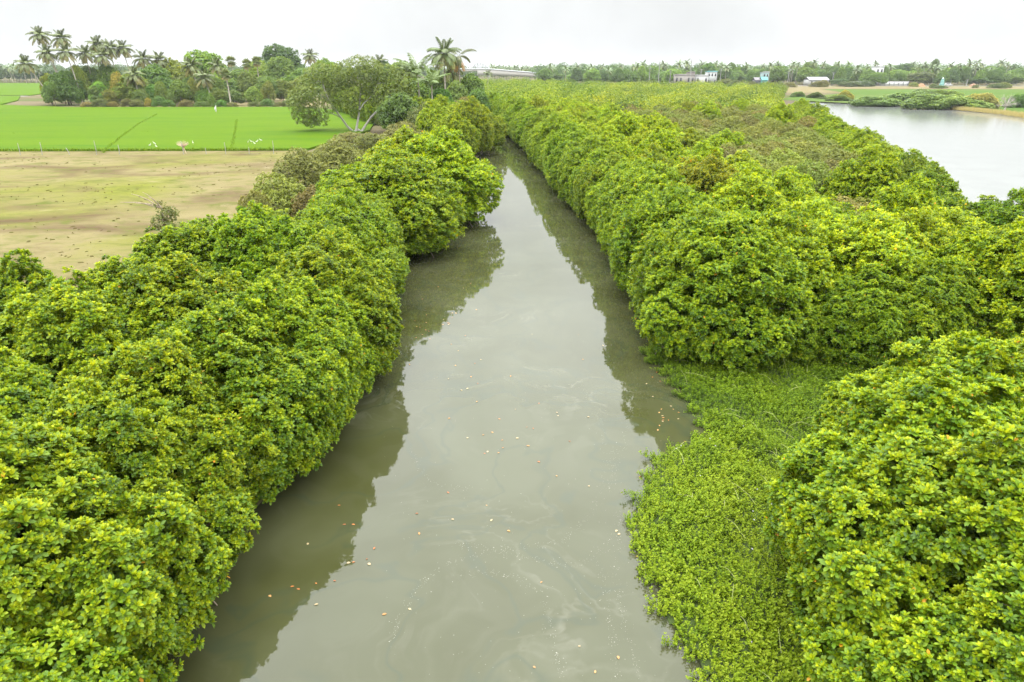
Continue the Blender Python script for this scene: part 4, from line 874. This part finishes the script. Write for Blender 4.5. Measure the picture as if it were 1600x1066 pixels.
# compound wall, poles, shrine, van, earth heaps
a = pd(1333, 124, 585); b = pd(1420, 124, 585)
o = empty('compound_wall', ((a[0] + b[0]) / 2, 585, .3), 0, 'long whitewashed compound wall along the village road', 'wall'); w = b[0] - a[0]; q = Q()
q.box((0, 0, 1.5), (w, .3, 3.0)); obj('panel', q.mesh('panel', flat_mat('whitewash', (.46, .46, .46))), o)
q = Q()
for k in range(13): q.box((-w / 2 + w * k / 12, -.25, 1.7), (.5, .3, 3.4))
obj('pillars', q.mesh('pillars', flat_mat('whitewash_pillar', (.27, .27, .27))), o)
q = Q(); q.box((0, 0, 3.12), (w + .3, .5, .2)); obj('coping', q.mesh('coping', M_CONC), o)
M_POLE = flat_mat('pole_concrete', (.22, .215, .21))
for i, (x, yt, Y, lab) in enumerate(((1031, 96, 560, 'tall power pole with a double crossarm, left of the long grey-tan building'), (1081, 93, 575, 'tallest power pole, rising over the brownish upper block'), (1016, 104, 560, 'shorter pole left of the tall crossarm pole'), (1048, 110, 560, 'thin lamp pole left of the grey-tan building'),
        (1096, 108, 600, 'thin pole over the low white house'), (1127, 108, 590, 'pole right of the turquoise-topped house'), (1233, 112, 560, 'pole between the turquoise house and the long shed'), (1303, 113, 575, 'pole just right of the long grey-roofed shed'), (1512, 124, 570, 'short pole by the village road'), (969, 99, 700, 'pole over the far olive canopy'), (909, 100, 740, 'pole near the right end of the bridge ramp'))):
    p = pd(x, yt, Y); h_ = p[2] - .3; o = empty('power_pole', (p[0], Y, .3), random.uniform(-.3, .3), lab, 'pole', 'poles beyond the mangroves')
    q = Q(); q.tube([[0, 0, 0], [0, 0, h_]], [.30, .18], 6); obj('shaft', q.mesh('shaft', M_POLE), o)
    q = Q(); q.box((0, 0, h_ - .5), (2.4, .18, .18)); q.box((0, 0, h_ - 1.5), (1.9, .18, .18))
    for s_ in (-1, 0, 1): q.tube([[s_, 0, h_ - .4], [s_, 0, h_ - .05]], .07, 5)
    obj('crossarm', q.mesh('crossarm', M_POLE), o)
p = pd(1474, 121, 566); o = empty('shrine_tower', (p[0], 566, .3), 0, 'slim pale turquoise tower beside the road, left of the white van', 'tower'); h_ = p[2] - .3; q = Q()
for k in range(5): f = k / 5; q.box((0, 0, h_ * (f * .85 + .085)), (2.6 * (1 - .6 * f), 2.6 * (1 - .6 * f), h_ * .165))
obj('tiers', q.mesh('tiers', flat_mat('pale_turquoise', (.17, .33, .30))), o)
q = Q(); q.tube([[0, 0, h_ * .84], [0, 0, h_ * .95], [0, 0, h_]], [.5, .35, .03], 8); obj('finial', q.mesh('finial', flat_mat('pale_finial', (.6, .7, .66))), o)
p = pd(1482, 131, 560); o = empty('parked_van', (p[0], 560, .42), R(4), 'white van on the village road, right of the turquoise tower', 'van'); q = Q()
V = [[-2.6,-1,.4],[2.6,-1,.4],[2.6,1,.4],[-2.6,1,.4],[-2.6,-1,1.3],[2.6,-1,1.3],[2.6,1,1.3],[-2.6,1,1.3]]; FB = [[0,3,2,1],[4,5,6,7],[0,1,5,4],[1,2,6,5],[2,3,7,6],[3,0,4,7]]
q.add(V, FB); q.add([[-2.5,-.92,1.3],[1.7,-.92,1.3],[1.7,.92,1.3],[-2.5,.92,1.3],[-2.4,-.85,2.3],[.9,-.85,2.3],[.9,.85,2.3],[-2.4,.85,2.3]], FB); obj('body', q.mesh('van_body', flat_mat('white_paint', (.36, .36, .36), .35)), o)
q = Q(); q.box((-.7, -.93, 1.8), (2.8, .06, .6)); obj('window', q.mesh('van_window', flat_mat('dark_glass', (.03, .03, .035), .15)), o)
for sx in (-1.6, 1.6):
    for sy in (-.95, .95): q = Q(); q.tube([[sx, sy - .1, .38], [sx, sy + .1, .38]], .38, 12); q.tube([[sx, sy - .11, .38], [sx, sy + .11, .38]], .14, 8); obj('wheel', q.mesh('wheel', flat_mat('tyre', (.04, .04, .04))), o)
for x, w, c, lab in ((1436, 13, (.50, .28, .16), 'orange-brown heap of earth by the village road'), (1422, 9, (.55, .36, .22), 'smaller tan heap of earth left of the orange heap'), (1517, 12, (.40, .24, .16), 'brown earth heap beside the short road pole')):
    p = pd(x, 133, 558); q = Q(); W2 = w * 558 / FPX / 2; ang = np.linspace(0, 2 * math.pi, 15)[:-1]; rings = [(1, 0), (.75, 1.0), (.42, 1.75), (.08, 2.2)]
    V = [[W2 * r_ * math.cos(a_) * random.uniform(.85, 1.1), 2.4 * r_ * math.sin(a_) * random.uniform(.85, 1.1), z_ * random.uniform(.9, 1.05)] for r_, z_ in rings for a_ in ang]
    F = [[i * 14 + k, i * 14 + (k + 1) % 14, (i + 1) * 14 + (k + 1) % 14, (i + 1) * 14 + k] for i in range(3) for k in range(14)]; q.add(V, F)
    o = obj('earth_heap', q.mesh('earth_heap', flat_mat('heap_earth', tuple(.5 * k for k in c)))); o.location = (p[0], 555, .36); tag(o, lab, 'earth heap')

# ------------------------------------------------------------------ far bank: thickets, reeds, leafless tree
GB = 'thickets on the far bank of the lagoon'
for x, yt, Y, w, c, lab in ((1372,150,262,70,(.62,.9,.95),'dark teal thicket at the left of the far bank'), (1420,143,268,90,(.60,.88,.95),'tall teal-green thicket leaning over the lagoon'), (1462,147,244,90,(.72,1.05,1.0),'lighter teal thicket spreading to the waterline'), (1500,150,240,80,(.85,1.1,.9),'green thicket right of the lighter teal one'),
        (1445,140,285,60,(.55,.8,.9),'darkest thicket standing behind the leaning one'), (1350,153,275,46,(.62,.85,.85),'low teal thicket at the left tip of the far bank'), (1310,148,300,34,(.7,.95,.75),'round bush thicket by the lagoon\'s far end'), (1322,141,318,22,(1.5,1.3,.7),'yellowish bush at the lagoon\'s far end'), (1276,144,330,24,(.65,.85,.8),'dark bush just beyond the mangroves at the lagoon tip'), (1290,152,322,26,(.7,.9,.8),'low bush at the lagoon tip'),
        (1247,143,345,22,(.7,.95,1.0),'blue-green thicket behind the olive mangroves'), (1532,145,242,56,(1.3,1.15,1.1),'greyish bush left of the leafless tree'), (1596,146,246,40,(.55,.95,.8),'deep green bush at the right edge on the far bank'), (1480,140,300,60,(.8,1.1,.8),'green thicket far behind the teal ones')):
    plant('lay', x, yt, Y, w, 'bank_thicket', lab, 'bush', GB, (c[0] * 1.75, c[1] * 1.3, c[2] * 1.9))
X, Y_, _ = pd(1571, 165, 228); o = empty('leafless_tree', (X, 228, .3), 0, 'grey nearly leafless tree on the far bank at the right', 'tree'); q = Q()
q.tube([[0, 0, -.2], [.3, 0, 1.2]], [.28, .22], 7)
for d in fib(30, rt):
    if d[2] < -.1: continue
    e_ = np.array([.3 + d[0] * 3.0, d[1] * 2.4, 1.4 + d[2] * 3.2]); B = limb((.3, 0, 1.1), e_, .3, rt, 5); q.tube(B, np.linspace(.12, .03, 5), 5)
    for d2 in fib(9, rt): q.tube(limb(e_ * .75 + np.array([.1, 0, .3]), e_ + d2 * 1.0, .1, rt, 3), [.035, .025, .012], 3)
obj('trunk', q.mesh('leafless_tree', bark_mat('grey_bark', (.26, .23, .20), (.40, .36, .32))), o)
q = Q(); RE = [px(1430, 166, .3), px(1500, 172, .3), px(1560, 178, .3), px(1620, 186, .3), px(1700, 196, .3)]
for a_, b_ in zip(RE, RE[1:]):
    for _ in range(int(40 * math.hypot(b_[0] - a_[0], b_[1] - a_[1]))):
        t = random.random(); x = a_[0] + (b_[0] - a_[0]) * t + random.uniform(.3, 3.5) + abs(random.gauss(0, 5)) * (b_[0] > 150); y = a_[1] + (b_[1] - a_[1]) * t + random.uniform(-1, 6); h_ = random.uniform(.5, 1.3); w = .10; l_ = random.gauss(0, .25)
        q.add([[x - w, y, .2], [x + w, y, .2], [x + l_ + .02, y + .1, .2 + h_], [x + l_ - .02, y + .1, .2 + h_]], [[0, 1, 2, 3]], random.uniform(.6, .95))
tag(obj('dry_reeds', q.mesh('dry_reeds', leaf_mat('reed_leaf', [(0, (.12, .12, .03)), (.6, (.26, .22, .07)), (1, (.38, .31, .13))], .6, .2, .3, 0))), 'yellow dry reeds fringing the far bank of the lagoon', 'reeds', kind='stuff')

# ------------------------------------------------------------------ the far line of trees and palms
qp = Q()
for i in range(15):
    el0 = R([72, 50, 50, 30, 30, 30, 10, 10, 10, 10, -15, -15, -25, -25, -30][i]); az = i * 2.39996
    t = np.linspace(0, 1, 5); el = el0 - R(75) * t; P = np.zeros((5, 3)); P[1:, 0] = np.cumsum(np.cos(el[:-1]) * 1.1); P[1:, 2] = np.cumsum(np.sin(el[:-1]) * 1.1)
    c, s2 = math.cos(az), math.sin(az); Rz = np.array([[c, -s2, 0], [s2, c, 0], [0, 0, 1]])
    wv = [.1, .55, .75, .6, .08]
    for sg in (-1, 1):
        V = np.concatenate([P, P + np.array([0, sg, 0]) * np.array(wv)[:, None] + np.array([0, 0, -.55]) * np.array(wv)[:, None]]) @ Rz.T
        qp.add(V, [[k, k + 1, k + 6, k + 5] for k in range(4)], .3 if i < 10 else .6)
FARC = qp.mesh('palm_crown', M_PALM)
q = Q(); q.tube([[0, 0, 0], [.02, 0, .5], [.06, 0, 1.0]], [.22, .17, .13], 5); FART = q.mesh('far_palm_trunk', M_PTRUNK)
def far_palm(x, y, Y, lab, grp, s_=1.0):
    X, _, Z = pd(x, y, Y); h_ = max(3, Z - .3); o = empty('coconut_palm', (X, Y, .3), random.uniform(0, 6.28), lab, 'palm', grp)
    t_ = obj('trunk', FART, o); t_.scale = (1.3, 1.3, h_); c = obj('crown', FARC, o); c.location = (.08, 0, h_); c.scale = (s_,) * 3; c.color = (.85, .95, .95, 1)
rf = random.Random(9)
for i in range(64):
    x = 860 + i * 11.7 + rf.uniform(-7, 7); far_palm(x, rf.uniform(99, 109) + (3 if x < 1000 else 0), rf.uniform(615, 720), 'distant coconut palm in the tree line behind the village' if x > 1010 else 'distant coconut palm between the bridge ramp and the village', 'palms of the far tree line', rf.uniform(.9, 1.3))
for x, y, Y, lab in ((1061, 99, 640, 'distant palm left of the tallest power pole'), (1073, 98, 640, 'distant palm next to the tallest power pole'), (1273, 97, 640, 'distant palm whose crown tops the tree line left of centre right'), (1240, 100, 640, 'distant palm rising above the pole beside the long shed'), (1516, 98, 640, 'tall distant palm toward the right edge of the tree line'), (1528, 97, 640, 'tallest distant palm near the right edge'), (1565, 98, 640, 'distant palm just above the leafless tree')):
    far_palm(x, y, Y, lab, 'palms of the far tree line', 1.2)
for i in range(30): far_palm(768 + i * 3.6 + rf.uniform(-1, 1), rf.uniform(103, 108) + i * .12, rf.uniform(820, 900), 'distant palm in the close row behind the bridge ramp', 'palms behind the bridge', 1.2)
TP_ = ['grey-green tree in the far tree line behind the village', 'leafy tree in the far tree line between the ramp and the village']
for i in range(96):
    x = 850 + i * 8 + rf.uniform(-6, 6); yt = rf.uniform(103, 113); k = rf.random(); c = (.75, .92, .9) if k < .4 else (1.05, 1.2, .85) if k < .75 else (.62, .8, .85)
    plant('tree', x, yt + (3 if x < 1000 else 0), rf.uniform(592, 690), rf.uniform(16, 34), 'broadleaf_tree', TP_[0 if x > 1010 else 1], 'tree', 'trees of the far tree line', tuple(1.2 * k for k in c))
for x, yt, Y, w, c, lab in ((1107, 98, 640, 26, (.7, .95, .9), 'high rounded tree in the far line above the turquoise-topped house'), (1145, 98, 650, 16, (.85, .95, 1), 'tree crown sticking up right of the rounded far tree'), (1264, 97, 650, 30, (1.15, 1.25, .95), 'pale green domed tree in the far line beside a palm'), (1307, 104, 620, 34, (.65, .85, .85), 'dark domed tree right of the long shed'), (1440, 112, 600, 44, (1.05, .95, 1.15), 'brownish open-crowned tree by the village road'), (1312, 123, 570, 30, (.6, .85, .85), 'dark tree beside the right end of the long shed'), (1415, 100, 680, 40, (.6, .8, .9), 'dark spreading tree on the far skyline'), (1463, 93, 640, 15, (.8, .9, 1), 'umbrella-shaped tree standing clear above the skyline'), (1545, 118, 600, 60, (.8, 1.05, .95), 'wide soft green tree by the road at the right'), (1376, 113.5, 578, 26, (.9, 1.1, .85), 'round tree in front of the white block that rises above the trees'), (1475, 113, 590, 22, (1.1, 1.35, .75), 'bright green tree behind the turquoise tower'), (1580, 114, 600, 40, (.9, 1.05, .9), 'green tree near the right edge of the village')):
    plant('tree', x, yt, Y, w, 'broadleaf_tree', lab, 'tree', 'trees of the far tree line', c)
for x, yt, Y, w, c in ((1176,126,540,14,(.9,1,.8)),(1219,126,540,12,(.8,1,.7)),(1280,126,540,26,(1.1,1.05,.9)),(1288,124,535,18,(1.2,1.1,.9)),(1330,126,545,36,(.65,.9,.8)),(1350,125,550,30,(.6,.9,.8)),(1235,128,530,22,(1.1,1,.9)),(1200,127,535,10,(.8,.95,.9)),(1460,130,500,14,(.7,.9,.6)),(1470,133,495,22,(.6,.85,.6)),(1428,128,545,14,(1.2,1.4,.6)),(1525,132,505,10,(.8,.9,.8)),(1560,130,500,30,(.65,.9,.6)),(1570,128,510,24,(1,1.2,.6)),(1150,124,545,20,(.8,1,.9)),(1135,122,560,24,(1,1.15,.8))):
    plant('bush', x, yt, Y, w, 'field_bush', 'scattered bush on the flat ground between lagoon and village road', 'bush', 'bushes before the village', c)

qc, qd = Q(), Q(); rk = np.random.default_rng(61)
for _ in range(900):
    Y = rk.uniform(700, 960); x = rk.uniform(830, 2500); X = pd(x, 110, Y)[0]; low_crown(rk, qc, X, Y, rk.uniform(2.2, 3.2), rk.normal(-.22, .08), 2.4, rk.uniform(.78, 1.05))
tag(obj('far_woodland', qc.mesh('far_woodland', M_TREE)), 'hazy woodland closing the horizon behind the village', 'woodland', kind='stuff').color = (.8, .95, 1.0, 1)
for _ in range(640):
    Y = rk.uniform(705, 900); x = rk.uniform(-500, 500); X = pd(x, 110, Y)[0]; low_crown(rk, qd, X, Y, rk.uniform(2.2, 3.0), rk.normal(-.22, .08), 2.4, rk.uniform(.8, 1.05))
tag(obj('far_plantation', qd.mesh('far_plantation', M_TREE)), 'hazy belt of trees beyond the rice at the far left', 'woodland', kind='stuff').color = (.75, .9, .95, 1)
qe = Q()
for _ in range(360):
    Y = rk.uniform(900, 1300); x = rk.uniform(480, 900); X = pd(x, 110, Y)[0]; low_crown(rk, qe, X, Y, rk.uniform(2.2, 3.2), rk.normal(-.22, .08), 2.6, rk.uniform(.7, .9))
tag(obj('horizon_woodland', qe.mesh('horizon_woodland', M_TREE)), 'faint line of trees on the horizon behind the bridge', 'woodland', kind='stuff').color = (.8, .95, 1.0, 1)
for i in range(16):
    far_palm(2 + i * 4 + rf.uniform(-2, 2), rf.uniform(104, 110), rf.uniform(690, 740), 'distant palm in the belt of trees beyond the rice at the far left', 'palms beyond the rice', 1.2)

# ------------------------------------------------------------------ haze
hz = bpy.data.meshes.new('haze'); X0, X1, Y0, Y1, Z0, Z1 = -3050, 3050, -90, 4050, -2.2, 42
hz.from_pydata([(x, y, z) for z in (Z0, Z1) for x, y in ((X0, Y0), (X1, Y0), (X1, Y1), (X0, Y1))], [], [(0,3,2,1),(4,5,6,7),(0,1,5,4),(1,2,6,5),(2,3,7,6),(3,0,4,7)])
hm = bpy.data.materials.new('haze'); hm.use_nodes = True; t = hm.node_tree; t.nodes.clear(); o_ = t.nodes.new('ShaderNodeOutputMaterial'); v_ = t.nodes.new('ShaderNodeVolumePrincipled')
v_.inputs['Color'].default_value = (.86, .90, .94, 1); v_.inputs['Density'].default_value = .00008; v_.inputs['Anisotropy'].default_value = .1
t.links.new(v_.outputs[0], o_.inputs['Volume']); hz.materials.append(hm); tag(obj('haze', hz), kind='stuff')
